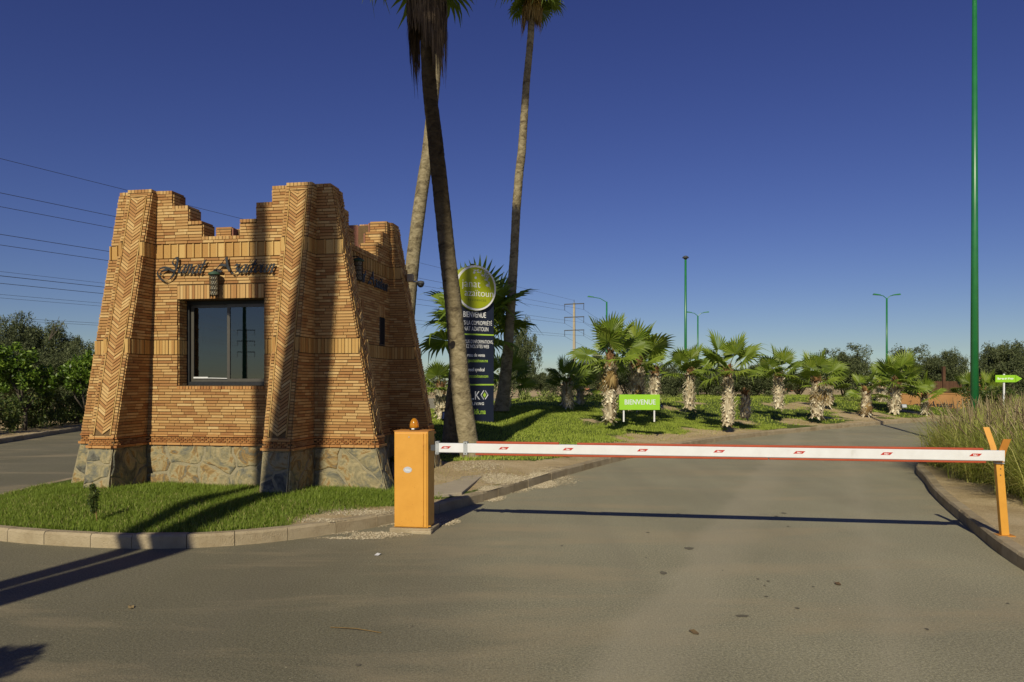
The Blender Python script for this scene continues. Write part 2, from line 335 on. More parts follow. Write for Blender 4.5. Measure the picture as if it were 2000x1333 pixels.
def terrain(name, poly, hf, lawnf, step, label=None, xlim=None):
    B = [Vector(p) for p in poly]; n = len(B)
    xs = np.array([p[0] for p in poly]); ys = np.array([p[1] for p in poly])
    pts = []
    y = ys.min()
    while y < ys.max():
        st = step*max(1, (y-4)/9); x = max(xs.min(), -30)
        row = np.arange(x, min(xs.max(), 50), st); Yr = np.full(row.shape, y)+RNG.uniform(-.2, .2, row.shape)*st; Xr = row+RNG.uniform(-.2, .2, row.shape)*st
        ok = inside(Xr, Yr, poly); Xr, Yr = Xr[ok], Yr[ok]
        if len(Xr):
            ok = dist_poly(Xr, Yr, poly) > st*.4; pts += list(zip(Xr[ok], Yr[ok]))
        y += st
    V = B+[Vector(p) for p in pts]
    r = geometry.delaunay_2d_cdt(V, [(i, (i+1) % n) for i in range(n)], [], 1, 1e-5)
    vv = np.array([(v.x, v.y) for v in r[0]]); z = hf(vv[:,0], vv[:,1])
    me = mesh_from(name, np.c_[vv, z], [tuple(f) for f in r[2]], M['soil'], True)
    a = me.attributes.new('lawn', 'FLOAT', 'POINT'); a.data.foreach_set('value', lawnf(vv[:,0], vv[:,1]).astype(np.float32))
    # solid skirt so the raised bed has sides behind the kerb
    return ob(name, me, kind='structure')
KW = .13
def inset(poly, d):
    n = len(poly); out = []
    ar = sum(poly[i][0]*poly[(i+1)%n][1]-poly[(i+1)%n][0]*poly[i][1] for i in range(n))
    s = 1 if ar > 0 else -1
    for i in range(n):
        a = Vector(poly[i-1]); b = Vector(poly[(i+1) % n]); t = (b-a).normalized()
        out.append((poly[i][0]-t.y*d*s, poly[i][1]+t.x*d*s))
    return out
terrain('main_island_ground', inset(MAIN_S, KW-.01), h_main, lawn_main, .28)
terrain('right_verge_ground', inset(RIGHT_S, KW-.01), h_right, lambda X, Y: X*0, .35)
terrain('left_verge_ground', inset(LEFT_S, KW-.01), h_left, lambda X, Y: X*0+.2, 1.5)
# flat sheets
mb = MB(); mb.add([(-900,-300,-.02),(900,-300,-.02),(900,1500,-.02),(-900,1500,-.02)], [(0,1,2,3)]); mb.build('ground', M['soil'], kind='structure')
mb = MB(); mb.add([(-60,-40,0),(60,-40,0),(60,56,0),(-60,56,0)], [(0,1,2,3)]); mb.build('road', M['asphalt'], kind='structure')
mb = MB(); mb.add([(-30,56,-.008),(12,56,-.008),(14,78,-.008),(-40,78,-.008)], [(0,1,2,3)]); mb.build('back_road', M['asphalt'], kind='structure')

def kerb(poly, name, lo, hi, seg, wdt=.13, ht=.13, start=0, mat_='kerb'):
    """row of kerb stones along poly, one object each"""
    root = ob(name, None, kind='structure')
    n = len(poly); L = [0]
    for i in range(n): L.append(L[-1]+(Vector(poly[(i+1)%n])-Vector(poly[i])).length)
    def at(s):
        s %= L[-1]
        for i in range(n):
            if L[i+1] >= s: break
        t = (s-L[i])/max(1e-6, L[i+1]-L[i]); a = Vector(poly[i]); b = Vector(poly[(i+1)%n])
        p = a.lerp(b, t)
        i0 = Vector(poly[i-1]); b2 = Vector(poly[(i+2)%n]); d = ((b-i0).normalized().lerp((b2-a).normalized(), t)).normalized()
        return p, d
    ar = sum(poly[i][0]*poly[(i+1)%n][1]-poly[(i+1)%n][0]*poly[i][1] for i in range(n)); sg = 1 if ar > 0 else -1
    s = lo; cnt = 0; far = MB()
    while s < hi:
        p0, _ = at(s)
        ln = seg*random.uniform(.86, 1.12)*(1 if p0.length < 35 else 2); g = .0035; hh = ht+random.uniform(-.002, .003); k = max(1, int(ln/.2)); V = []; q = random.uniform(-.002, .002)
        for j in range(k+1):
            p, d = at(s+g+(ln-2*g)*j/k); nn = Vector((-d.y, d.x))*sg
            for (w, z) in ((q,-.05),(q,hh-.022),(.018+q,hh),(wdt-.01,hh),(wdt,hh-.01),(wdt,-.05)):
                c = p+nn*w; V.append((c.x, c.y, z+(random.uniform(-.0025,.0025) if z > 0 else 0)))
        Fc = []
        for j in range(k):
            for e in range(5):
                a = j*6+e; Fc.append((a, a+1, a+7, a+6) if sg < 0 else (a, a+6, a+7, a+1))
        Fc.append(tuple(range(6)) if sg > 0 else tuple(reversed(range(6)))); e0 = k*6; Fc.append(tuple(e0+i for i in (range(5,-1,-1) if sg > 0 else range(6))))
        mid = at(s+ln/2)[0]
        vis = mid.y > 2 and abs(mid.x/mid.y) < .9
        if vis and cnt < 280:
            m = MB(); m.add(V, Fc); bb = m.build('kerb_stone', M[mat_], root); cnt += 1
        else: far.add(V, Fc)
        s += ln
    if far.v: far.build('kerb_stone_run', M[mat_], root, kind='stuff')
def arclen(poly, idx): return sum((Vector(poly[(i+1)])-Vector(poly[i])).length for i in range(idx))
TL = lambda poly: sum((Vector(poly[(i+1)%len(poly)])-Vector(poly[i])).length for i in range(len(poly)))
kerb(MAIN_S, 'main_kerb', 0, TL(MAIN_S)-.3, .5)
kerb(RIGHT_S, 'right_kerb', 0, TL(RIGHT_S)-.3, .5)
kerb(LEFT_S, 'left_kerb', 0, TL(LEFT_S)-.3, .6)

# ------------------------------------------------------------------ guard booth
BO = Vector((-1.655, 10.03, 0)); BR = R(-9.5)
booth = thing('guard_booth', 'tapering brick gatehouse with stepped battlements, herringbone ribs and rubble stone base on the lawn', 'booth', BO, BR)
def booth_world(u, v, z=0):
    c, s = math.cos(BR), math.sin(BR); return Vector((BO.x+u*c-v*s, BO.y+u*s+v*c, z))
def lerp_(x, tab):
    if x <= tab[0][0]: return tab[0][1]
    for (a, fa), (b, fb) in zip(tab, tab[1:]):
        if x <= b: return fa+(fb-fa)*(x-a)/(b-a)
    return tab[-1][1]
UR, UL, VB, TH, HW = -.83, -3.87, 2.87, .33, .183
def e_(z): return lerp_(z, [(-.3,.05),(.15,0),(.74,-.155),(.86,-.17),(4.3,-.785)])
def eL(z): return -4.70-e_(z)
def p_(z): return lerp_(z, [(-.3,.76),(.15,.76),(.74,.66),(.86,.64),(4.3,.10)])
def cR(z): return lerp_(z, [(.74,-1.23),(4.3,-1.18)])
def cL(z): return lerp_(z, [(.74,-3.71),(4.3,-3.53)])
def sp(z): return lerp_(z, [(.74,.02),(4.3,.006)])
def plan(z):
    e, el, p, r, l, s = e_(z), eL(z), p_(z), cR(z), cL(z), sp(z)
    return [(el,0),(l-HW-s,0),(l-HW,-p),(l+HW,-p),(l+HW+s,0),(r-HW-s,0),(r-HW,-p),(r+HW,-p),(r+HW+s,0),(e,0),
            (e,TH),(UR,TH),(UR,VB-TH),(e,VB-TH),(e,VB),
            (r+HW+s,VB),(r+HW,VB+p),(r-HW,VB+p),(r-HW-s,VB),(l+HW+s,VB),(l+HW,VB+p),(l-HW,VB+p),(l-HW-s,VB),(el,VB),
            (el,VB-TH),(UL,VB-TH),(UL,TH),(el,TH)]
def r2u(px):   # photo x on the front wall plane -> u
    r = (px-1000)/F; return (BO.y*r-BO.x)/(math.cos(BR)-math.sin(BR)*r)
def r2z(px, py):
    u = r2u(px); Y = BO.y+u*math.sin(BR); return H+(HY-py)/F*Y
WA, WB, WZ0, WZ1, WD = r2u(347), r2u(516.5), 1.56, 2.755, .23
FR1, FR0 = 3.525, 3.325      # top frieze
MF1, MF0 = 2.195, 1.99       # middle frieze
TOP, ZB = 4.27, .88
steps_front = [(-9, 4.27), (r2u(337), 4.055), (r2u(368), 3.835), (r2u(395), 3.615), (r2u(469), 3.835), (r2u(501), 4.055), (r2u(532), 4.27)]
def top_front(u):
    z = 4.27
    for a, t in steps_front:
        if u >= a: z = t
    return z
steps_side = [(-9, 4.27), (.50, 4.055), (.72, 3.835), (.94, 3.615), (1.95, 3.835), (2.17, 4.055), (2.39, 4.27)]
def top_side(v):
    z = 4.27
    for a, t in steps_side:
        if v >= a: z = t
    return z
# core (mortar)
core = MB(); lv = [-.3,.15,.74,.86,2.0,3.2]
for a, b in zip(lv, lv[1:]):
    A, B = plan(a), plan(b); n = len(A)
    for i in range(n):
        if i == 4 and b > WZ0 and a < WZ1+.5: continue
        j = (i+1) % n
        core.add([(*A[i],a),(*A[j],a),(*B[j],b),(*B[i],b)], [(0,1,2,3)])
z0c = .86; u0, u1 = plan(2.)[4][0]-.1, plan(2.)[5][0]+.1
for (a, b, c, d) in ((u0,WA,z0c,3.2),(WB,u1,z0c,3.2),(WA,WB,z0c,WZ0),(WA,WB,WZ1,3.2)):
    core.add([(a,0,c),(b,0,c),(b,0,d),(a,0,d)], [(0,1,2,3)])
core.add([(WA,0,WZ0),(WA,WD+.1,WZ0),(WA,WD+.1,WZ1),(WA,0,WZ1)], [(3,2,1,0)])
core.add([(WB,0,WZ0),(WB,WD+.1,WZ0),(WB,WD+.1,WZ1),(WB,0,WZ1)], [(0,1,2,3)])
core.add([(WA,0,WZ0),(WB,0,WZ0),(WB,WD+.1,WZ0),(WA,WD+.1,WZ0)], [(0,1,2,3)])
core.add([(WA,0,WZ1),(WB,0,WZ1),(WB,WD+.1,WZ1),(WA,WD+.1,WZ1)], [(3,2,1,0)])
# pillars above the roof
def loft(mb, sel, z0, z1, steps=4):
    zs = [z0+(z1-z0)*i/steps for i in range(steps+1)]
    for a, b in zip(zs, zs[1:]):
        A, B = sel(a), sel(b); n = len(A)
        for i in range(n):
            j = (i+1) % n; mb.add([(*A[i],a),(*A[j],a),(*B[j],b),(*B[i],b)], [(0,1,2,3)])
    T = sel(z1); mb.add([(*t, z1) for t in T], [tuple(range(len(T)))])
PW = .29
def selFR(z): q = plan(z); return q[5:11]+[(q[5][0],TH)]
def selFL(z): q = plan(z); return [q[27]]+q[0:5]+[(q[4][0],TH)]
def selBR(z): q = plan(z); return q[13:19]+[(q[18][0],VB-TH)]
def selBL(z): q = plan(z); return q[19:25]+[(q[19][0],VB-TH)]
for sel in (selFR, selFL, selBR, selBL): loft(core, sel, 3.2, TOP-.03)
def parapet(vs, base):
    for (a, t), (b, _) in zip(steps_front, steps_front[1:]+[(9,0)]):
        a = max(a, cL(3.8)+HW); b = min(b, cR(3.8)-HW)
        if b > a: core.box(((a+b)/2, base, (3.2+t-.03)/2), (b-a+.001, PW-.02, t-.03-3.2))
parapet(0, PW/2); parapet(0, VB-PW/2)
for uu in (UR-PW/2, UL+PW/2):
    for (a, t), (b, _) in zip(steps_side, steps_side[1:]+[(9,0)]):
        a = max(a, TH-.01); b = min(b, VB-TH+.01)
        if b > a: core.box((uu, (a+b)/2, (3.2+t-.03)/2), (PW-.022, b-a+.001, t-.03-3.2))
core.add([(UL+.1,.1,3.2),(UR-.1,.1,3.2),(UR-.1,VB-.1,3.2),(UL+.1,VB-.1,3.2)], [(0,1,2,3)])
core.build('core_wall', M['mortar'], booth)
# plaster on the hidden inner sides of the battlements
pl = MB()
def plstep(kind):
    st = steps_front if kind < 2 else steps_side
    for (a, t), (b, _) in zip(st, st[1:]+[(9,0)]):
        if kind < 2: a = max(a, UL+PW+.02); b = min(b, UR-PW-.02)
        else: a = max(a, PW+.02); b = min(b, VB-PW-.02)
        if b <= a: continue
        m = (a+b)/2; zc = (3.21+t-.02)/2; hh = t-.02-3.21
        if kind == 0: pl.box((m, PW+.008, zc), (b-a, .02, hh))
        if kind == 1: pl.box((m, VB-PW-.008, zc), (b-a, .02, hh))
        if kind == 2: pl.box((UR-PW-.008, m, zc), (.02, b-a, hh))
        if kind == 3: pl.box((UL+PW+.008, m, zc), (.02, b-a, hh))
for k in range(4): plstep(k)
pl.build('inner_plaster', M['plaster'], booth)

bricks = []   # (priority, centre, dir angle, size(l, d, h), kind, tilt)
def face(i):
    n = len(plan(1)); j = (i+1) % n
    return (lambda z: plan(z)[i]), (lambda z: plan(z)[j])
def emit(c, ang, size, kind, vis, jit=.0025, roll=0):
    bricks.append((vis*size[0]*size[2], c, ang+random.uniform(-.002,.002), size, kind, roll))
def put_row(L, Rr, z, h, ln, kind='brick', vis=0, intervals=None, proud=.014, depth=.05, gap=.006, inset_=0, off=None, jit=.0018):
    """one course of bricks between the face's left and right edge at height z"""
    a = Vector(L(z)); b = Vector(Rr(z)); w = (b-a).length
    if w < .012: return
    d = (b-a)/w; nrm = Vector((d.y, -d.x)); ang = math.atan2(d.y, d.x)
    for (s0, s1) in (intervals(z, w, a, d) if intervals else [(inset_, w-inset_)]):
        s = s0; first = True
        while s < s1-.004:
            l = ln*random.uniform(.72, 1.18)
            if first: l *= (off if off is not None else random.uniform(.25, 1)); first = False
            if s1-s-l < ln*.28: l = s1-s
            l = min(l, s1-s)
            o = random.uniform(-jit, jit)+proud
            m = a+d*(s+l/2)+nrm*(o-depth/2)
            emit((m.x, m.y, z), ang, (max(.006, l-gap), depth, h), kind, vis)
            s += l
def put_courses(L, Rr, z0, z1, vis=0, ln=.2, pitch=.0402, **kw):
    n = max(1, round((z1-z0)/pitch)); ph = (z1-z0)/n
    for k in range(n): put_row(L, Rr, z0+ph*(k+.5), ph-.0092, ln, vis=vis, **kw)
def put_soldiers(L, Rr, z0, z1, w=.048, vis=0, kind='soldier_brick', inset_=0, intervals=None, proud=.012, depth=.05, gap=.007, jit=.006):
    z = (z0+z1)/2; a = Vector(L(z)); b = Vector(Rr(z)); W = (b-a).length
    if W < .015: return
    d = (b-a)/W; nrm = Vector((d.y, -d.x)); ang = math.atan2(d.y, d.x)
    for (s0, s1) in (intervals(z, W, a, d) if intervals else [(inset_, W-inset_)]):
        n = max(1, round((s1-s0)/w)); ww = (s1-s0)/n
        for k in range(n):
            m = a+d*(s0+ww*(k+.5))+nrm*(proud+random.uniform(-jit, jit)-depth/2)
            emit((m.x, m.y, z), ang, (ww-gap, depth, z1-z0-.01), kind, vis)
def put_panels(L, Rr, z0, z1, vis=0, intervals=None, tile=.115):
    """frieze of recessed square tiles between thin upright tiles"""
    z = (z0+z1)/2; a = Vector(L(z)); b = Vector(Rr(z)); W = (b-a).length
    if W < .05: return put_soldiers(L, Rr, z0, z1, vis=vis)
    d = (b-a)/W; nrm = Vector((d.y, -d.x)); ang = math.atan2(d.y, d.x)
    n = max(1, round(W/tile)); ww = W/n
    for k in range(n):
        m = a+d*(ww*(k+.5)+.01)+nrm*(-.011+random.uniform(-.002,.002))
        emit((m.x, m.y, z), ang, (ww-.026, .03, z1-z0-.014), 'frieze_tile', vis)
        m = a+d*(ww*k+.012)+nrm*(.026-.025)
        emit((m.x, m.y, z), ang, (.019, .05, z1-z0-.008), 'frieze_divider', vis)
def bands(i, vis, topf=None, hole=False, z_top=TOP-.045, mode='wall'):
    L, Rr = face(i)
    def iv(z, w, a, d):
        # keep only where the wall is still standing, and outside the window
        if topf is None and not hole: return [(0, w)]
        N = 240; out = []; cur = None
        for k in range(N+1):
            s = w*k/N; p = a+d*s; ok = True
            if topf is not None: ok = z < topf(p)-.045
            if hole and WA < p.x < WB and WZ0-.055 < z < WZ1+.2: ok = False
            if ok and cur is None: cur = s
            if not ok and cur is not None:
                if s-cur > .03: out.append((cur, s))
                cur = None
        if cur is not None: out.append((cur, w))
        return out
    put_courses(L, Rr, ZB, MF0-.003, vis, intervals=iv)
    put_soldiers(L, Rr, MF0, MF1, vis=vis, intervals=iv)
    put_courses(L, Rr, MF1+.003, FR0-.003, vis, intervals=iv)
    if mode == 'wall': put_panels(L, Rr, FR0, FR1, vis)
    else: put_soldiers(L, Rr, FR0, FR1, vis=vis, w=.06)
    put_courses(L, Rr, FR1+.003, z_top, vis, intervals=iv)
def cap(p0, p1, z, depth=PW, vis=0, w=.05, kind='cap_brick'):
    """row of headers on edge along p0->p1; outward to the right-hand side"""
    a = Vector(p0); b = Vector(p1); W = (b-a).length; d = (b-a)/W; nrm = Vector((d.y, -d.x)); ang = math.atan2(d.y, d.x)
    n = max(1, round(W/w)); ww = W/n
    for k in range(n):
        m = a+d*(ww*(k+.5))+nrm*(.014-depth/2+random.uniform(-.003,.003))
        emit((m.x, m.y, z-.022), ang, (ww-.007, depth, .044), kind, vis)
def dogtooth(i, vis, fr=False):
    L, Rr = face(i)
    put_row(L, Rr, .755, .03, .22, vis=vis*.7, proud=.045, depth=.08, kind='band_brick')
    put_row(L, Rr, .868, .022, .22, vis=vis*.7, proud=.03, depth=.06, kind='band_brick')
    for r in range(3):
        z = .788+r*.0235; a = Vector(L(z)); b = Vector(Rr(z)); w = (b-a).length
        if w < .03: continue
        d = (b-a)/w; nrm = Vector((d.y, -d.x)); ang = math.atan2(d.y, d.x); n = max(1, round(w/.062)); ww = w/n
        for k in range(n):
            s = ww*(k+.5+(.5 if r % 2 else 0))
            if s > w-.01: continue
            m = a+d*s+nrm*.005
            emit((m.x, m.y, z), ang+R(45), (.038, .038, .02), 'tooth_brick', vis*.1)
herr = []
def herring(i, vis):
    """sloping rib face: brick edges, thin edging and a chevron panel"""
    L, Rr = face(i); BW = .052
    z = ZB
    def wid(z): a = Vector(L(z)); b = Vector(Rr(z)); return (b-a).length
    put_row(L, Rr, ZB-.0, .03, .2, vis=vis)
    for k in range(40):
        zc = ZB+(TOP-.04-ZB)*(k+.5)/40
        put_row(L, Rr, zc, (TOP-.04-ZB)/40+.001, 9, vis=0, proud=-.012, jit=0, gap=0, depth=.03, kind='tooth_brick', off=1, inset_=BW)
    for zc in (TOP-.085, TOP-.062): put_row(L, Rr, zc, .018, .3, vis=0, proud=.014, inset_=BW)
    n = round((TOP-.045-ZB)/.0402); ph = (TOP-.045-ZB)/n
    for k in range(n):
        zc = ZB+ph*(k+.5)
        if MF0 < zc < MF1 or FR0 < zc < FR1: continue
        w = wid(zc)
        put_row(L, Rr, zc, ph-.0112, .5, vis=vis, intervals=lambda z, w, a, d: [(0, BW), (w-BW, w)], off=1, jit=.007)
    for (q0, q1) in ((MF0,MF1),(FR0,FR1)):
        put_row(L, Rr, (q0+q1)/2, q1-q0-.006, .5, vis=vis, intervals=lambda z, w, a, d: [(0, BW), (w-BW, w)], off=1, kind='frieze_tile')
    # edging strips and chevrons follow the slope
    def pt(s, z, out):
        a = Vector(L(z)); b = Vector(Rr(z)); d = (b-a).normalized(); nrm = Vector((d.y,-d.x)); q = a+d*s+nrm*out
        return (q.x, q.y, z)
    zt = TOP-.10
    for side in (0, 1):
        nseg = 9
        for k in range(nseg):
            za = ZB+.03+(zt-ZB-.03)*k/nseg; zb = ZB+.03+(zt-ZB-.03)*(k+1)/nseg-.006
            V = []
            for z_ in (za, zb):
                w = wid(z_); s0 = BW+.004 if side == 0 else w-BW-.016
                V += [pt(s0, z_, .02), pt(s0+.012, z_, .02), pt(s0+.012, z_, -.03), pt(s0, z_, -.03)]
            herr.append(('edging_strip', vis, V))
    T = .047; q = ZB+.04; tan = .75
    while q < zt:
        for side in (0, 1):
            w = wid(q); mid = w/2; s_out = BW+.02 if side == 0 else w-BW-.02
            s_in = mid-.002 if side == 0 else mid+.002
            rise = abs(s_out-s_in)*tan
            zi0, zi1 = q, q+T-.012
            zo0, zo1 = q+rise, q+rise+T-.012
            if zo1 > zt: zo1 = zt; zo0 = min(zo0, zt-.004)
            if zi1 > zt: continue
            o = .014+random.uniform(-.005,.006)+(.006 if side else 0)
            if side == 0: q4 = [(s_out,zo0),(s_in,zi0),(s_in,zi1),(s_out,zo1)]
            else: q4 = [(s_in,zi0),(s_out,zo0),(s_out,zo1),(s_in,zi1)]
            # hexa order: bottom quad then top quad
            V = [pt(q4[0][0],q4[0][1],o), pt(q4[1][0],q4[1][1],o), pt(q4[1][0],q4[1][1],-.03), pt(q4[0][0],q4[0][1],-.03),
                 pt(q4[3][0],q4[3][1],o), pt(q4[2][0],q4[2][1],o), pt(q4[2][0],q4[2][1],-.03), pt(q4[3][0],q4[3][1],-.03)]
            herr.append(('herringbone_brick', vis, V))
        q += T
    # fill triangles at the foot
    a = Vector(L(TOP)); b = Vector(Rr(TOP))
tf = lambda p: top_front(p.x)
ts = lambda p: top_side(p.y)
# face indices: 0 corner L front, 1 ribL left, 2 ribL front, 3 ribL right, 4 wall, 5 ribR left, 6 ribR front, 7 ribR right, 8 corner R front,
# 9 outer side rib, 10 back of side rib, 11 side wall, 12 back rib front side, 13 outer, 14.. back
VIS = {0:1.0, 1:0, 2:1, 3:.9, 4:1, 5:0, 6:1.05, 7:1, 8:1.1, 9:.25, 10:0, 11:.45, 12:.8, 13:.25}
for i in range(28):
    vis = VIS.get(i, 0)
    if i in (2, 6, 9, 13, 16, 20, 23, 27): herring(i, vis); dogtooth(i, vis)
    elif i == 4: bands(i, vis, tf, hole=True); dogtooth(i, vis)
    elif i == 18: bands(i, 0, tf); dogtooth(i, 0)
    elif i in (11, 25): bands(i, vis, ts); dogtooth(i, vis)
    elif i in (10, 24): pass
    else: bands(i, vis, mode='side' if i in (1,3,5,7) else 'wall'); dogtooth(i, vis)
for i in (10, 24): bands(i, 0)
# lintel, sill, reveals
fL = lambda z: (WA, 0); fR_ = lambda z: (WB, 0)
put_soldiers(fL, fR_, WZ1, WZ1+.197, w=.0445, vis=1, kind='lintel_brick')
put_soldiers(fL, fR_, WZ0-.052, WZ0-.004, w=.0445, vis=1, kind='sill_brick', proud=.02, depth=.08)
for k in range(2):
    A_, B_ = ((lambda z: (WA, .012)), (lambda z: (WA, WD))) if k == 0 else ((lambda z: (WB, WD)), (lambda z: (WB, .012)))
    put_courses(A_, B_, WZ0, MF0, .5, ln=.22, depth=.03); put_soldiers(A_, B_, MF0, MF1, vis=.5, depth=.03); put_courses(A_, B_, MF1, WZ1, .5, ln=.22, depth=.03)
# caps on steps, pillars
for (a, t), (b, _) in zip(steps_front, steps_front[1:]+[(9,0)]):
    a2 = max(a, cL(3.9)+HW+.03); b2 = min(b, cR(3.9)-HW-.03)
    if b2 > a2:
        cap((a2,0), (b2,0), t, PW, 1); cap((b2,VB), (a2,VB), t, PW, 0)
# step end faces (risers) with courses
for j in range(1, len(steps_front)):
    u = steps_front[j][0]; t0, t1 = sorted((steps_front[j-1][1], steps_front[j][1]))
    right_facing = steps_front[j][1] < steps_front[j-1][1]
    for v0, v1 in ((.012, PW-.012), (VB-PW+.012, VB-.012)):
        if right_facing: put_courses(lambda z: (u, v0), lambda z: (u, v1), t0, t1-.045, .6, depth=.03)
        else: put_courses(lambda z: (u, v1), lambda z: (u, v0), t0, t1-.045, 0, depth=.03)
for j in range(1, len(steps_side)):
    v = steps_side[j][0]; t0, t1 = sorted((steps_side[j-1][1], steps_side[j][1])); fwd = steps_side[j][1] > steps_side[j-1][1]
    for ua, ub in ((UR-PW+.012, UR-.012), (UL+.012, UL+PW-.012)):
        if fwd: put_courses(lambda z: (ua, v), lambda z: (ub, v), t0, t1-.045, .6, depth=.03)
        else: put_courses(lambda z: (ub, v), lambda z: (ua, v), t0, t1-.045, 0, depth=.03)
for (a, t), (b, _) in zip(steps_side, steps_side[1:]+[(9,0)]):
    a2 = max(a, TH+.02); b2 = min(b, VB-TH-.02)
    if b2 > a2: cap((UR,a2), (UR,b2), t, PW, .5); cap((UL,b2), (UL,a2), t, PW, 0)
q = plan(TOP)
for a, b, dd, vv in ((q[2],q[3],.10,1.2),(q[6],q[7],.10,1.2),(q[8],q[9],.3,1),(q[0],(q[1][0]+.03,0),.3,1),((q[1][0]+.03,0),(q[4][0]+.06,0),.3,.5),((q[5][0]-.06,0),q[8],.3,.5),(q[13],q[14],.3,0),(q[12],q[13],.3,1),(q[14],q[15],.3,0),(q[15],q[18],.3,0),(q[19],q[22],.3,0),(q[22],q[23],.3,0)):
    if (Vector(a)-Vector(b)).length > .03: cap(a, b, TOP+(.002 if dd > .2 else .004), dd, vv)
# small openings on the right side wall
hole_u = [(1.02, 1.28), (2.02, 2.28)]
new = []
for rec in bricks:
    c = rec[1]
    if abs(c[0]-UR) < .04 and TH < c[1] < VB-TH and 2.0+.20 < c[2] < 2.86:
        l = rec[3][0]
        hit = [h for h in hole_u if c[1]+l/2 > h[0] and c[1]-l/2 < h[1]]
        if hit:
            h = hit[0]; a, b = c[1]-l/2, c[1]+l/2
            for s0, s1 in ((a, min(b, h[0])), (max(a, h[1]), b)):
                if s1-s0 > .02: new.append((rec[0], (c[0], (s0+s1)/2, c[2]), rec[2], (s1-s0-.005, rec[3][1], rec[3][2]), rec[4], rec[5]))
            continue
    new.append(rec)
bricks = new
for a, b in hole_u:
    put_soldiers(lambda z: (UR, a-.03), lambda z: (UR, b+.03), 2.66, 2.86, w=.045, vis=.4, kind='lintel_brick', proud=.014)
    m = MB(); m.box((UR-.005, (a+b)/2, 2.43), (.02, b-a, .46)); w_ = m.build('side_opening', M['dark'], booth)
    m = MB()
    for s in (-1, 1): m.box((UR+.008, (a+b)/2+s*((b-a)/2-.012), 2.43), (.02, .02, .44))
    m.box((UR+.008, (a+b)/2, 2.215), (.022, b-a-.05, .02)); m.build('frame', M['alu'], w_)
# write brick objects
cube = MB(); cube.box((0,0,0), (1,1,1))
cube_me = {}
def cube_for(kind):
    mn = {'brick':'brick','soldier_brick':'tile','frieze_tile':'tile','frieze_divider':'tile','tooth_brick':'brick_red','band_brick':'brick_red','cap_brick':'brick','lintel_brick':'brick','sill_brick':'brick_red'}[kind]
    if kind not in cube_me: cube_me[kind] = mesh_from(kind, cube.v, cube.f, M[mn])
    return cube_me[kind], M[mn]
def brickM(rec): return Matrix.Translation(rec[1]) @ Matrix.Rotation(rec[2], 4, 'Z') @ Matrix.Diagonal((*rec[3], 1))
kinds = {}
for r in bricks: kinds.setdefault(r[4], []).append(r)
CV = np.array(cube.v); CF = np.array(cube.f)
for k, rs in kinds.items():
    rs.sort(key=lambda r: -r[0]); me, mm = cube_for(k)
    keep = [r for r in rs[:298] if r[0] > 0]; rest = rs[len(keep):]
    for r in keep:
        o = ob(k, me, booth); o.matrix_local = brickM(r)
    if rest:
        Vs = []
        for r in rest:
            c_, s_ = math.cos(r[2]), math.sin(r[2]); v = CV*np.array(r[3])
            x = v[:,0]*c_-v[:,1]*s_; y = v[:,0]*s_+v[:,1]*c_; Vs.append(np.c_[x, y, v[:,2]]+np.array(r[1]))
        Fs = (CF[None]+8*np.arange(len(rest))[:,None,None]).reshape(-1, 4)
        ob(k+'_courses', mesh_from(k+'_courses', np.concatenate(Vs), Fs, mm), booth, kind='stuff')
hx = {}
for k, v, V in herr: hx.setdefault(k, []).append((v, V))
for k, L_ in hx.items():
    L_.sort(key=lambda t: -t[0]); rest = MB()
    for j, (v, V) in enumerate(L_):
        if j < 298 and v > .5:
            m = MB(); m.hexa(V); m.build(k, M['brick'] if k[0] == 'h' else M['tile'], booth)
        else: rest.hexa(V)
    if rest.v: rest.build(k+'_panels', M['brick'] if k[0] == 'h' else M['tile'], booth, kind='stuff')
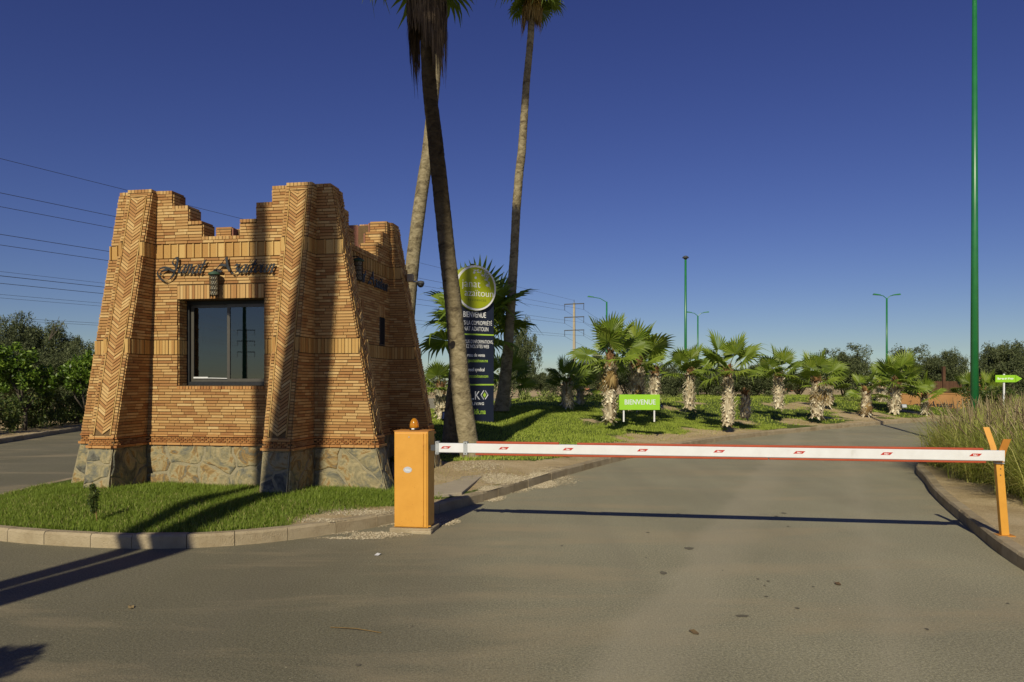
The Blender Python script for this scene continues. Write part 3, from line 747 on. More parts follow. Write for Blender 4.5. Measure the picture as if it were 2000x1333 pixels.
# rubble stone base
def clip(poly, nx, ny, c):
    out = []
    for i in range(len(poly)):
        a = poly[i]; b = poly[(i+1) % len(poly)]; da = a[0]*nx+a[1]*ny-c; db = b[0]*nx+b[1]*ny-c
        if da <= 0: out.append(a)
        if (da < 0) != (db < 0) and da != db: t = da/(da-db); out.append((a[0]+(b[0]-a[0])*t, a[1]+(b[1]-a[1])*t))
    return out
def stones(i, n, seed):
    rnd = random.Random(seed); L, Rr = face(i); z0, z1 = -.02, .738; w = (Vector(Rr(.4))-Vector(L(.4))).length
    if w < .1: return
    sd_ = []
    tries = 0; md = .62*math.sqrt(w*(z1-z0)/n)
    while len(sd_) < n and tries < 600:
        tries += 1; p = (rnd.uniform(.03, w-.03), rnd.uniform(z0+.03, z1-.03))
        if all(math.hypot((p[0]-q[0])*.8, p[1]-q[1]) > md for q in sd_): sd_.append(p)
    for a in sd_:
        poly = [(0,z0),(w,z0),(w,z1),(0,z1)]
        for b in sd_:
            if b is a: continue
            nx, ny = b[0]-a[0], b[1]-a[1]; c = (b[0]**2+b[1]**2-a[0]**2-a[1]**2)/2; poly = clip(poly, nx, ny, c)
            if len(poly) < 3: break
        if len(poly) < 3: continue
        # subdivide + wobble the outline for an irregular stone
        P2 = []
        for j in range(len(poly)):
            p, q_ = poly[j], poly[(j+1) % len(poly)]; ln = math.hypot(q_[0]-p[0], q_[1]-p[1]); k = max(1, int(ln/.09))
            for t in range(k): P2.append((p[0]+(q_[0]-p[0])*t/k, p[1]+(q_[1]-p[1])*t/k))
        cx = sum(p[0] for p in P2)/len(P2); cy = sum(p[1] for p in P2)/len(P2)
        o = rnd.uniform(.010, .024); rings = []
        for shr, out in ((.016, -.01), (.020, o*.6), (.034, o)):
            ring = []
            for j, p in enumerate(P2):
                dx, dy = cx-p[0], cy-p[1]; l = math.hypot(dx, dy)+1e-6; s_ = min(shr+(.012*math.sin(j*2.1+seed)+.008*math.sin(j*4.3)), l*.6)
                s_ = max(s_, .006)
                x, z = p[0]+dx/l*s_, p[1]+dy/l*s_; z = min(max(z, z0+.002), z1-.002); x = min(max(x, .006), w-.006)
                A = Vector(L(z)); B = Vector(Rr(z)); d = (B-A).normalized(); nn = Vector((d.y, -d.x))
                q2 = A.lerp(B, x/w)+nn*(out+(rnd.uniform(-.003,.003) if shr > .02 else 0)); ring.append((q2.x, q2.y, z))
            rings.append(ring)
        n_ = len(P2); V = sum(rings, []); A = Vector(L(cy)); B = Vector(Rr(cy)); d = (B-A).normalized(); nn = Vector((d.y,-d.x)); q2 = A.lerp(B, cx/w)+nn*(o+.008); V.append((q2.x, q2.y, cy))
        Fc = []
        for r_ in range(2):
            for j in range(n_): j2 = (j+1) % n_; Fc.append((r_*n_+j, r_*n_+j2, (r_+1)*n_+j2, (r_+1)*n_+j))
        for j in range(n_): Fc.append((2*n_+j, 2*n_+(j+1)%n_, 3*n_))
        m = MB(); m.add(V, Fc); m.build('stone', M['stone'], booth, smooth=False)
for i, n in {0:4,1:4,2:4,3:4,4:11,5:4,6:5,7:4,8:5,9:3,10:2,11:9,12:4,13:3,14:4,15:4,16:3,17:4,18:9,19:4,20:3,21:4,22:4,23:3,24:2,25:9,26:2,27:3}.items(): stones(i, n, 31+i)
m = MB(); A, B = None, None
for a, b in ((-.3,.15),(.15,.738)):
    A, B = plan(a), plan(b)
    for i in range(28):
        j = (i+1) % 28
        def off(P_, Q_, p):
            d = (Vector(Q_)-Vector(P_)).normalized(); nn = Vector((d.y,-d.x))*.006; return (p[0]+nn.x, p[1]+nn.y)
        m.add([(*off(A[i],A[j],A[i]),a),(*off(A[i],A[j],A[j]),a),(*off(B[i],B[j],B[j]),b),(*off(B[i],B[j],B[i]),b)], [(0,1,2,3)])
m.build('stone_mortar', M['stone_mortar'], booth)

# window
win = MB(); fw = .045; zy = WD
WBx, WAx = WB-.012, WA+.012
for (c, s_) in ((((WAx+WBx)/2, zy, WZ1-.03), (WBx-WAx, .07, .05)), (((WAx+WBx)/2, zy, WZ0+.028), (WBx-WAx, .07, .05)),
               ((WAx+.02, zy, (WZ0+WZ1)/2), (.04, .07, WZ1-WZ0-.1)), ((WBx-.02, zy, (WZ0+WZ1)/2), (.04, .07, WZ1-WZ0-.1))): win.box(c, s_)
window = win.build('window', M['black'], booth)
def glass_mat():
    m = bpy.data.materials.new('window_glass'); m.use_nodes = True; N = m.node_tree.nodes; L = m.node_tree.links
    N.remove(N['Principled BSDF']); g = N.new('ShaderNodeBsdfGlossy'); g.inputs['Roughness'].default_value = .01; g.inputs['Color'].default_value = (.95,.98,1,1)
    t = N.new('ShaderNodeBsdfTransparent'); t.inputs[0].default_value = (.32,.35,.36,1); mx = N.new('ShaderNodeMixShader')
    fr = N.new('ShaderNodeFresnel'); fr.inputs[0].default_value = 1.6
    ad = N.new('ShaderNodeMath'); ad.operation = 'ADD'; ad.inputs[1].default_value = .05; L.new(fr.outputs[0], ad.inputs[0])
    L.new(ad.outputs[0], mx.inputs[0]); L.new(t.outputs[0], mx.inputs[1]); L.new(g.outputs[0], mx.inputs[2]); L.new(mx.outputs[0], N['Material Output'].inputs[0])
    return m
M['glass'] = glass_mat()
um = r2u(431); x0p = r2u(354)
def sash(x0, x1, y, nm):
    m = MB(); a, b = WZ0+.055, WZ1-.055; t = .042
    m.box(((x0+x1)/2, y, b-t/2), (x1-x0, .03, t)); m.box(((x0+x1)/2, y, a+t/2), (x1-x0, .03, t))
    m.box((x0+t/2, y, (a+b)/2), (t, .03, b-a-2*t)); m.box((x1-t/2, y, (a+b)/2), (t, .03, b-a-2*t))
    s_ = m.build('sash', M['alu'], booth)
    m = MB(); m.box(((x0+x1)/2, y, (a+b)/2), (x1-x0-2*t+.01, .006, b-a-2*t+.01)); m.build('pane', M['glass'], s_)
    return s_
sash(x0p, um+.03, zy+.02, 'l'); sash(um-.02, WBx-.035, zy-.016, 'r')
m = MB(); m.tube([(x0p+.08, zy-.01, WZ0+.11), (um-.03, zy-.01, WZ0+.10)], .006, 6); m.box((x0p+.16, zy-.01, WZ0+.112), (.22, .012, .022)); m.build('sash_rail', M['white'], booth)
m = MB(); zz = WZ0+.03
curt = MB(); n = 22
for k in range(n):   # gathered dark curtain with a scalloped edge just behind the left pane
    z = WZ0+.06+(WZ1-WZ0-.12)*k/n; w = .075+(.018 if k % 2 else 0)
    curt.box((x0p+.045+w/2, zy+.075, z+(WZ1-WZ0-.12)/n/2), (w, .02, (WZ1-WZ0-.12)/n-.001))
curt.build('curtain', M['curtain'], booth)
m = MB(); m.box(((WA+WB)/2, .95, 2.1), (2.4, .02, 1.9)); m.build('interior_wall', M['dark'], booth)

# wrought-iron script lettering
def nib_strokes(strokes, mk, w, th=.012, angle=38):
    """ribbons of a broad pen held at an angle, extruded th thick; mk(x, y, o) -> 3D"""
    mb = MB(); nx, ny = math.cos(R(angle))*w/2, math.sin(R(angle))*w/2
    for st in strokes:
        # Catmull-Rom
        pts = []
        for i in range(len(st)-1):
            p0 = st[max(i-1,0)]; p1 = st[i]; p2 = st[i+1]; p3 = st[min(i+2,len(st)-1)]
            for k in range(4):
                t = k/4; q = []
                for c in (0,1): q.append(.5*((2*p1[c])+(-p0[c]+p2[c])*t+(2*p0[c]-5*p1[c]+4*p2[c]-p3[c])*t*t+(-p0[c]+3*p1[c]-3*p2[c]+p3[c])*t**3))
                pts.append(q)
        pts.append(st[-1])
        for a, b in zip(pts, pts[1:]):
            dx, dy = b[0]-a[0], b[1]-a[1]; l = math.hypot(dx, dy)+1e-9; tx, ty = -dy/l*w*.13, dx/l*w*.13
            def c4(p): return [(p[0]-nx-tx, p[1]-ny-ty), (p[0]+nx+tx, p[1]+ny+ty)]
            A_, B_ = c4(a), c4(b); q4 = [A_[0], A_[1], B_[1], B_[0]]
            mb.hexa([mk(x, y, th) for x, y in q4]+[mk(x, y, 0) for x, y in q4])
    return mb
GL = {'a':([[(.9,.92),(.55,1),(.15,.62),(.1,.18),(.38,0),(.72,.35),(.95,.98),(.84,.22),(.98,0),(1.15,.15)]],1.15),
 'n':([[(0,.85),(.18,1),(.06,0)],[(.08,.45),(.45,.98),(.72,.92),(.62,.18),(.78,0),(.98,.15)]],1.0),
 't':([[(.42,1.62),(.2,.3),(.34,0),(.6,.15)],[(-.08,1.02),(.7,1.08)]],.65),
 'z':([[(-.05,.82),(.2,1.02),(.5,.9),(.8,1),(.4,.55),(.72,.38),(.6,-.05),(.2,-.22),(-.15,-.02)]],.85),
 'i':([[(.15,1),(.05,.2),(.2,0),(.42,.15)],[(.16,1.4),(.24,1.46)]],.45),
 'ii':([[(.15,1),(.05,.2),(.2,0),(.42,.15)],[(.02,1.4),(.1,1.46)],[(.32,1.4),(.4,1.46)]],.45),
 'o':([[(.5,1),(.12,.7),(.06,.25),(.36,0),(.74,.35),(.8,.78),(.5,1)]],.95),
 'u':([[(0,1),(-.04,.25),(.2,0),(.55,.3),(.76,1),(.66,.2),(.82,0),(1,.15)]],1.05)}
def word(glyphs, x0, y0, h, ws, slant=.38):
    out = []; x = x0
    for g in glyphs:
        st, adv = GL[g]
        for s_ in st: out.append([(x+px*ws+py*h*slant, y0+py*h) for px, py in s_])
        x += adv*ws+.12*ws
    return out
def zr(X, Y_): return (300+X/15.385, 490+Y_/15.385)
J1 = [zr(*p) for p in ((735,480),(670,420),(655,340),(715,262),(790,240),(805,320),(785,450),(745,590),(690,700),(600,840),(500,915),(390,925),(285,855),(212,745),(208,650),(270,565),(390,528),(520,548),(640,615),(730,630))]
J2 = [zr(*p) for p in ((335,755),(300,740),(290,690),(330,630),(430,595),(520,600))]
J3 = [zr(*p) for p in ((700,660),(680,760),(620,840))]
def zb(X, Y_): return (420+X/14.286, 490+Y_/14.286)
A1 = [zb(*p) for p in ((-20,640),(90,540),(230,400),(390,190))]
A2 = [zb(*p) for p in ((385,200),(400,330),(430,480),(480,590))]
A3 = [zb(*p) for p in ((180,430),(250,410),(400,440))]
A4 = [zb(*p) for p in ((60,640),(0,620),(20,580),(120,570),(260,600))]
def px_strokes():
    S1 = [J1, J2, J3, A1, A2, A3, A4]
    S1 += [[(x, y) for x, y in s_] for s_ in [[(p[0], p[1]) for p in q] for q in word_px(('a','n','a','t'), 353, 534.5, 15.5, 11.0)]]
    S1 += word_px(('z','a','ii','t','o','u','n'), 459, 533, 14.5, 11.6)
    return S1
def word_px(g, x0, y0, h, ws): return [[(x, y0-(y-0)) for x, y in s_] for s_ in word(g, x0, 0, h, ws, .34)]
strk = px_strokes()
def uvz(s_): return [(r2u(x), r2z(x, y)) for x, y in s_]
SUZ = [uvz(s_) for s_ in strk]
lt = nib_strokes(SUZ, lambda x, y, o: (x, -.055-o, y), .030)
lt.build('script_lettering', M['letter'], booth)
# same words on the right-hand wall
cx = sum(p[0] for s_ in SUZ for p in s_)/sum(len(s_) for s_ in SUZ)
S2 = [[((x-cx)*1.0+1.42, z) for x, z in s_] for s_ in SUZ]
nib_strokes(S2, lambda x, y, o: (UR+.055+o, x, y), .030).build('script_lettering', M['letter'], booth)

# lantern(s)
def lantern(label, loc, rotz):
    t = thing('wall_lantern', label, 'lantern', loc, rotz, 'pierced metal lanterns on the gatehouse')
    m = MB(); n, hh, r = 18, .28, .062
    # pierced cylinder: crossing diagonal strips + rings
    for k in range(n):
        for sgn in (1, -1):
            pts = [(r*math.cos(2*math.pi*(k+sgn*j*.5)/n), r*math.sin(2*math.pi*(k+sgn*j*.5)/n), -.06-hh*j/10) for j in range(11)]
            m.tube(pts, .0028, 4, False)
    for z in (-.06, -.13, -.20, -.27, -.34):
        m.tube([(r*math.cos(q), r*math.sin(q), z) for q in np.linspace(0, 2*math.pi, 19)], .005, 5, False)
    m.build('pierced_body', M['bronze'], t)
    m = MB(); m.lathe((0,0,-.335), [(.046,0),(.046,.27)], 14); m.build('glass_tube', M['lampglass'], t)
    m = MB(); m.lathe((0,0,-.065), [(.078,0),(.082,.012),(.07,.03),(.03,.05),(.01,.055)], 20); m.build('lid', M['patina'], t, True)
    m = MB()
    for k in range(8):
        q = 2*math.pi*k/8; m.lathe((.058*math.cos(q), .058*math.sin(q), -.375), [(.002,0),(.006,.018),(.008,.032)], 6)
    m.build('foot_fringe', M['bronze'], t)
    m = MB(); m.tube([(0,0,-.02),(0,0,.0),(0,.05,.012),(0,.11,.0)], .008, 8); m.box((0,.115,-.03), (.05,.012,.12)); m.build('bracket', M['black'], t)
    return t
lu = r2u(428); lz = r2z(428, 531)
lantern('pierced brass lantern hung over the big front window under the script letters', booth_world(lu, -.12, lz), BR)
lantern('dark pierced lantern on the shaded side wall of the gatehouse', booth_world(UR+.12, .82, 3.42), BR+R(90))

# security camera on the rear rib
sc = thing('security_camera', 'small black dome security camera on a grey box at the rear corner of the gatehouse', 'camera', booth_world(-.42, VB-.14, 3.33), BR)
m = MB(); m.box((-.10,0,.04), (.10,.10,.13)); bev(m.build('junction_box', M['slab'], sc), .01)
m = MB(); m.tube([(-.05,0,-.02),(.05,0,-.03)], .014, 8); m.build('arm', M['galv'], sc)
m = MB(); m.lathe((.08,0,-.07), [(.02,.06),(.055,.05),(.062,.02),(.062,0)], 18); m.build('housing', M['steel'], sc, True)
m = MB(); m.lathe((.08,0,-.125), [(.004,0),(.03,.008),(.048,.026),(.056,.055)], 18); m.build('dome', M['black'], sc, True)

# ------------------------------------------------------------------ barrier
cab_loc = (-1.264+.188*math.cos(R(-9.5)), 8.13+.188*math.sin(R(-9.5)), 0)
pad = MB(); pad.box((0,.14,.012), (.46,.36,.075)); pad.box((.13,-.02,.005), (.22,.10,.06))
cab = thing('barrier_cabinet', 'orange steel barrier machine housing with oval sticker at the kerb', 'barrier cabinet', cab_loc, R(-9.5))
bev(pad.build('concrete_plinth', M['kerb'], cab), .012)
m = MB(); m.box((0,.125,.05+.515), (.376,.25,1.03)); bev(m.build('housing', M['orange'], cab), .008)
m = MB(); m.box((0-.021,-.004,.05+.51), (.318,.012,1.0)); bev(m.build('door_panel', M['orange'], cab), .004)
m = MB(); m.box((.158,-.004,.05+.51), (.034,.012,1.0)); bev(m.build('edge_strip', M['orange'], cab), .004)
m = MB(); m.box((0,.125,1.083), (.388,.262,.008)); bev(m.build('top_plate', M['orange_dull'], cab), .003)
m = MB(); m.tube([(-.027,-.009,.68),(-.027,-.0125,.68)], .001, 24)
pts = [(.047*math.cos(q), .033*math.sin(q)) for q in np.linspace(0, 2*math.pi, 32, endpoint=False)]
m = MB(); m.add([(x-.035,-.0115,z+.67) for x, z in pts]+[(x-.035,-.0095,z+.67) for x, z in pts], [tuple(range(31,-1,-1))]+[(i,(i+1)%32,32+(i+1)%32,32+i) for i in range(32)]); m.build('oval_sticker', M['print_grey'], cab)
text_obj('Nice', .034, M['print_white'], cab, (-.035,-.0122,.658), depth=.0004, shear=.3)
m = MB(); m.tube([(-.02,-.014,1.02),(-.02,-.008,1.02)], .007, 12); m.build('lock', M['galv'], cab)
m = MB()
for k in range(4): m.box((random.choice((-.15,.15)), -.012, .2+k*.2), (.004,.002,.004))
for z in (.18, .93):
    m = MB(); m.tube([(.1405,-.006,z),(.1405,-.006,z+.06)], .006, 8); m.build('hinge', M['orange_dull'], cab)
m = MB()
for k in range(34):
    n_ = 6; x, z = random.uniform(-.17,.17), random.choice((random.uniform(.06,.25), random.uniform(.1,1.0))); rr_ = random.uniform(.0015,.004)
    m.add([(x+rr_*math.cos(6.283*j/n_), -.0112, z+rr_*random.uniform(.6,1.8)*math.sin(6.283*j/n_)) for j in range(n_)], [tuple(range(n_))])
m.build('paint_chips', M['orange_dull'], cab, kind='stuff')
m = MB(); m.box((.2,.02,.07), (.03,.02,.01)); m.build('hinge_foot', M['orange'], cab)
bc = thing('warning_beacon', 'amber ribbed flashing light on top of the orange barrier cabinet', 'beacon light', (cab_loc[0]+.02, cab_loc[1]+.11, 1.087), R(-9.5))
m = MB(); m.lathe((0,0,0), [(.052,0),(.052,.012),(.045,.03),(.035,.036)], 24); m.build('base', M['black'], bc, True)
am = bpy.data.materials.new('amber'); am.use_nodes = True; b_ = am.node_tree.nodes['Principled BSDF']; b_.inputs['Base Color'].default_value = (.85,.36,.02,1); b_.inputs['Roughness'].default_value = .15; b_.inputs['Transmission Weight'].default_value = .55; b_.inputs['Subsurface Weight'].default_value = .0
prof = [(.047,.02),(.049,.04)]
for k in range(9): 
    a = k/8*math.pi/2; prof.append((.049*math.cos(a)+(.0015 if k % 2 else 0), .045+.085*math.sin(a)))
m = MB(); m.lathe((0,0,0), prof[:-1]+[(.004,.13)], 24); m.build('dome', am, bc, True)
m = MB(); m.box((0,-.048,.016), (.03,.01,.012)); m.build('clip', M['print_white'], bc)
# boom
A0 = Vector((-.805, 8.12, .905)); A1v = Vector((4.67, 7.22, .905)); AL = (A1v-A0).length; AA = math.atan2(A1v.y-A0.y, A1v.x-A0.x)
boom = thing('boom_barrier', 'long white boom with red rubber edges lowered across the road', 'barrier', A0, AA)
m = MB(); hs_ = .05; t_ = .027
prof = [(-t_*.5,-hs_),(t_*.5,-hs_),(t_,-hs_*.6),(t_,hs_*.6),(t_*.5,hs_),(-t_*.5,hs_),(-t_,hs_*.6),(-t_,-hs_*.6)]
prof = [(-t_,-hs_+.006),(-t_+.006,-hs_),(t_-.006,-hs_),(t_,-hs_+.006),(t_,hs_-.006),(t_-.006,hs_),(-t_+.006,hs_),(-t_,hs_-.006)]
N_ = len(prof); V = [(0,y,z) for y, z in prof]+[(AL,y,z) for y, z in prof]
m.add(V, [tuple(range(N_)), tuple(range(2*N_-1,N_-1,-1))]+[(i,N_+i,N_+(i+1)%N_,(i+1)%N_) for i in range(N_)]); m.build('boom', M['white'], boom)
def arm_x(px):  # arm coordinate under photo x
    r = (px-1000)/F; d = (A1v-A0)/AL; return (A0.y*r-A0.x)/(d.x-d.y*r)
def strip(x0, x1, z0, z1, nm):
    m = MB(); m.box(((x0+x1)/2, 0, (z0+z1)/2), (x1-x0, .034, z1-z0)); bev(m.build('rubber_edge', M['rubber_red'], boom), .006)
strip(arm_x(931), arm_x(1092), hs_, hs_+.024, ''); strip(arm_x(1127), arm_x(1920), hs_, hs_+.022, '')
strip(arm_x(929), arm_x(1500), -hs_-.024, -hs_, ''); strip(arm_x(1501.5), arm_x(1925), -hs_-.022, -hs_, '')
for px in (872, 985, 1110, 1255, 1404, 1560, 1730, 1903):
    x = arm_x(px); w, h = .115, .026
    m = MB(); V = [(x-w/2,-t_-.001,-h/2+.006),(x+w/2-.028,-t_-.001,-h/2+.006),(x+w/2,-t_-.001,h/2+.006),(x-w/2+.028,-t_-.001,h/2+.006)]
    m.hexa([V[0],V[1],(V[1][0],-t_+.001,V[1][2]),(V[0][0],-t_+.001,V[0][2]),V[3],V[2],(V[2][0],-t_+.001,V[2][2]),(V[3][0],-t_+.001,V[3][2])])
    s_ = m.build('sticker', M['sticker_red'], boom)
    text_obj('Nice', .023, M['print_white'], s_, (x,-t_-.0022,-.003), depth=.0004, bold=.0006)
for px, w in ((855,.035),(910,.042)):
    m = MB(); x = arm_x(px); m.box((x,0,0), (w, t_*2+.014, .138)); 
    bk = m.build('mounting_bracket', M['galv'], boom)
    m = MB()
    for z in (-.055, .055): m.tube([(x,-t_-.012,z),(x,-t_-.004,z)], .006, 8)
    m.build('bolt', M['steel'], bk)
m = MB(); m.box((-.03,0,0), (.06,.05,.06)); m.build('pivot', M['steel'], boom)
m = MB(); m.box((AL+.004,0,0), (.012,.06,.104)); m.build('end_cap', M['white'], boom)
# receiving post with fork
pb = Vector((4.735, 7.30, .135)); post = thing('boom_rest_post', 'slanted orange fork post on the right kerb holding the boom tip', 'post', pb, R(-9.5))
def sheet(pts, w, th, name, mt, par):
    m = MB()
    for a, b in zip(pts, pts[1:]):
        a = Vector(a); b = Vector(b); s_ = Vector((w/2,0,0)); d = (b-a).normalized(); n_ = d.cross(Vector((1,0,0))).normalized()*th/2
        m.hexa([a-s_-n_, a+s_-n_, a+s_+n_, a-s_+n_, b-s_-n_, b+s_-n_, b+s_+n_, b-s_+n_])
    return bev(m.build(name, mt, par), .003)
m = MB(); m.hexa([(-.028,-.03,0),(.042,-.03,0),(.042,.03,0),(-.028,.03,0),(-.085,-.045,.70),(-.018,-.045,.70),(-.018,.015,.70),(-.085,.015,.70)]); bev(m.build('upright', M['orange'], post), .005)
m = MB(); m.box((.01,0,-.004), (.15,.11,.01)); m.build('foot_plate', M['orange_dull'], post)
m = MB(); m.hexa([(-.085,-.052,.702),(-.018,-.052,.702),(-.018,-.038,.702),(-.085,-.038,.702),(-.078,-.075,.80),(-.010,-.075,.80),(-.010,-.061,.80),(-.078,-.061,.80)])
m.hexa([(-.078,-.075,.80),(-.010,-.075,.80),(-.010,-.061,.80),(-.078,-.061,.80),(-.052,-.12,.93),(.014,-.12,.93),(.014,-.106,.93),(-.052,-.106,.93)]); m.build('fork_prong', M['orange_dull'], post)
m = MB(); m.hexa([(-.09,.0,.702),(-.03,.0,.702),(-.03,.014,.702),(-.09,.014,.702),(-.10,.05,.85),(-.045,.05,.85),(-.045,.064,.85),(-.10,.064,.85)])
m.hexa([(-.10,.05,.85),(-.045,.05,.85),(-.045,.064,.85),(-.10,.064,.85),(-.135,.11,1.03),(-.08,.11,1.03),(-.08,.124,1.03),(-.135,.124,1.03)]); m.build('fork_prong', M['orange'], post)
m = MB(); m.box((-.052,-.03,.695), (.072,.062,.012)); m.build('seam_plate', M['galv'], post)
for z in (.58,.64):
    m = MB(); m.tube([(-.045,-.049,z),(-.045,-.040,z)], .005, 8); m.build('bolt', M['steel'], post)

# ------------------------------------------------------------------ paving slabs, gravel, litter
sp_ = ob('slab_path', None, kind='structure')
def slab(c4, z=.165, th=.05):
    m = MB(); m.hexa([(x,y,z-th) for x, y in c4]+[(x,y,z) for x, y in c4]); bev(m.build('slab', M['slab'], sp_), .005)
def PG(px, py, z=.165): return px_ground(px, py, z)
g_ = lambda *a: [PG(*p) for p in a]
slab(g_((800,972),(902,962),(941,930),(836,944)))   # front slab
slab(g_((818,938),(846,943.5),(884,926),(850,922)))
slab(g_((850,943),(938,929),(946,921),(889,920))) 
def cloud(name, pts, size, mt, flat=.6):
    n = len(pts); s_ = RNG.uniform(.5, 1.2, (n,1,1))*size
    base = np.array([(1,0,0),(-.5,.8,0),(-.6,-.8,.1),(.1,.1,.9),(0,0,-.4)]); Fc = np.array([(0,1,3),(1,2,3),(2,0,3),(1,0,4),(2,1,4),(0,2,4)])
    a = RNG.uniform(0, 6.28, n); c, s2 = np.cos(a), np.sin(a); V = base[None]*s_*RNG.uniform(.7, 1.3, (n,5,3)); V[:,:,2] *= flat
    x = V[:,:,0]*c[:,None]-V[:,:,1]*s2[:,None]; y = V[:,:,0]*s2[:,None]+V[:,:,1]*c[:,None]
    V = np.stack([x, y, V[:,:,2]], 2)+pts[:,None,:]
    return ob(name, mesh_from(name, V.reshape(-1,3), (Fc[None]+5*np.arange(n)[:,None,None]).reshape(-1,3), mt), kind='stuff')
def blob_pts(cs, n, hf):
    out = []
    for (x, y, rx, ry, wgt) in cs:
        k = int(n*wgt); r = np.sqrt(RNG.uniform(0,1,k))*RNG.uniform(.6,1.1,k); a = RNG.uniform(0,6.28,k); out.append(np.c_[x+r*rx*np.cos(a), y+r*ry*np.sin(a)])
    q = np.concatenate(out); return np.c_[q, hf(q[:,0], q[:,1])+.004]
onmain = lambda X, Y: np.where(inside(X, Y, MAIN_S), h_main(X, Y), 0)
c1 = PG(985,932); c2 = PG(930,915); c3 = px_ground(1070,950); c4 = px_ground(980,966)
gp = blob_pts([(c1[0],c1[1],.45,.6,.30),(c2[0],c2[1],.5,.7,.12),(PG(960,950)[0],PG(960,950)[1],.2,.35,.12),(*px_ground(1058,946),.26,.55,.20),(*px_ground(1085,938),.4,.8,.08),(*px_ground(862,1020),.22,.28,.06),(*px_ground(740,1045),.35,.16,.06),(*px_ground(690,1052),.4,.08,.03),(*PG(700,995),.5,.25,.08),(*PG(640,1010),.4,.15,.04)], 16000, onmain)
cloud('gravel', gp, .011, M['gravel'])
# dark oil spots on the asphalt
mb = MB(); g_o = random.Random(11)
SPOTS = [(1345,1072,.10,.05),(1296,1120,.06,.05),(1097,1067,.025,.02),(1281,1077,.015,.012),(1262,1090,.018,.014),(1480,1132,.028,.018),(1500,1136,.03,.02),(1493,1145,.02,.015),(1497,1166,.03,.015),(1636,1142,.04,.02),(1588,1147,.02,.014),(1411,1115,.014,.012),(1450,1204,.08,.03),(1557,1189,.03,.02),(1530,1003,.05,.05),(1516,1009,.04,.03),(1968,1180,.02,.015),(1265,1041,.04,.02),(1325,1004,.03,.02),(1540,1029,.03,.02),(805,1225,.015,.012),(700,1300,.03,.02),(1810,1230,.02,.02)]
for px, py, rx, ry in SPOTS:
    rx *= .62; ry *= .55; x, y = px_ground(px, py); n = 11; mb.add([(x+rx*math.cos(6.283*k/n)*g_o.uniform(.6,1.15), y+ry*2*math.sin(6.283*k/n)*g_o.uniform(.6,1.15), .004) for k in range(n)], [tuple(range(n))])
mb.build('oil_spots', mat('oil_spot', [(.3,(.09,.08,.055)),(.7,(.18,.16,.11))], 12, .8), kind='stuff')
# scattered grit and litter on the asphalt and bare earth
q = np.c_[RNG.uniform(-5,5,5200), RNG.uniform(4,15,5200)]; z = np.where(inside(q[:,0],q[:,1],MAIN_S), h_main(q[:,0],q[:,1]), np.where(inside(q[:,0],q[:,1],RIGHT_S), h_right(q[:,0],q[:,1]), 0))
cloud('road_grit', np.c_[q, z+.002], .0035, M['gravel'])
for lab, (px, py), mt, s_ in (('scrap of white paper lying on the asphalt before the kerb', (738,1085), 'white', .045), ('dry brown leaf on the asphalt near the centre', (1355,1237), 'leaf_litter', .05), ('dark dry leaf on the asphalt right of centre', (1636,1142), 'leaf_litter', .045), ('yellow dry leaf on the asphalt at the left', (256,1188), 'leaf_litter', .04)):
    x, y = px_ground(px, py); t = ob('paper_scrap' if mt == 'white' else 'dry_leaf', None, None, (x,y,.004), random.uniform(0,3), lab, 'litter')
    m = MB(); m.add([(-s_,0,.004),(-s_*.4,-s_*.5,.0),(s_*.5,-s_*.4,.012),(s_,0,.002),(s_*.4,s_*.5,.014),(-s_*.5,s_*.4,.003),(0,0,.006)], [(0,1,6),(1,2,6),(2,3,6),(3,4,6),(4,5,6),(5,0,6)]); m.build('blade' if mt != 'white' else 'sheet', M[mt], t)
for lab, (px, py), L_ in (('thin dry straw lying on the asphalt under the booth kerb', (695,1232), .35), ('broken twig on the bare earth behind the kerb', (1083,909), .2)):
    x, y = px_ground(px, py, 0 if py > 1000 else .17); m = MB(); z = .006 if py > 1000 else hz(x, y)+.008
    m.tube([(x-L_/2,y+.05,z),(x,y,z+.008),(x+L_/2,y-.06,z)], .003, 5); m.build('dry_straw' if py > 1000 else 'twig', M['frond_dead'] if py > 1000 else M['bark'], label=lab, cat='litter')

# ------------------------------------------------------------------ grass
def blades(name, pts, hmin, hmax, w, mt, lean=.5, dry=None):
    n = len(pts); h = RNG.uniform(hmin, hmax, n); a = RNG.uniform(0, 6.28, n); b = RNG.uniform(0, 6.28, n); l = RNG.uniform(0, lean, n)*h
    dx, dy = np.cos(b)*l, np.sin(b)*l; wx, wy = np.cos(a)*w/2, np.sin(a)*w/2
    z0 = np.zeros(n)
    V = np.stack([np.c_[-wx,-wy,z0], np.c_[wx,wy,z0], np.c_[dx*.4+wx*.7, dy*.4+wy*.7, h*.6], np.c_[dx*.4-wx*.7, dy*.4-wy*.7, h*.6], np.c_[dx, dy, h*.95]], 1)+pts[:,None,:]
    Fc = np.array([(0,1,2),(0,2,3),(3,2,4)])
    me = mesh_from(name, V.reshape(-1,3), (Fc[None]+5*np.arange(n)[:,None,None]).reshape(-1,3), mt)
    return ob(name, me, kind='stuff')
def scatter(n, box, cond, hf):
    X = RNG.uniform(box[0], box[1], n); Y = RNG.uniform(box[2], box[3], n); ok = cond(X, Y); X, Y = X[ok], Y[ok]; return np.c_[X, Y, hf(X, Y)-.004]
KI = inset(MAIN_S, KW)
def booth_foot(X, Y):
    c, s_ = math.cos(-BR), math.sin(-BR); dx, dy = X-BO.x, Y-BO.y; u = dx*c-dy*s_; v = dx*s_+dy*c
    r = (u > -4.7) & (u < 0) & (v > 0) & (v < VB)
    for cc in (-1.23, -3.71): r |= (np.abs(u-cc) < HW) & (v > -.70) & (v <= 0)
    r &= ~((u > UR) & (v > TH) & (v < VB-TH))
    return r
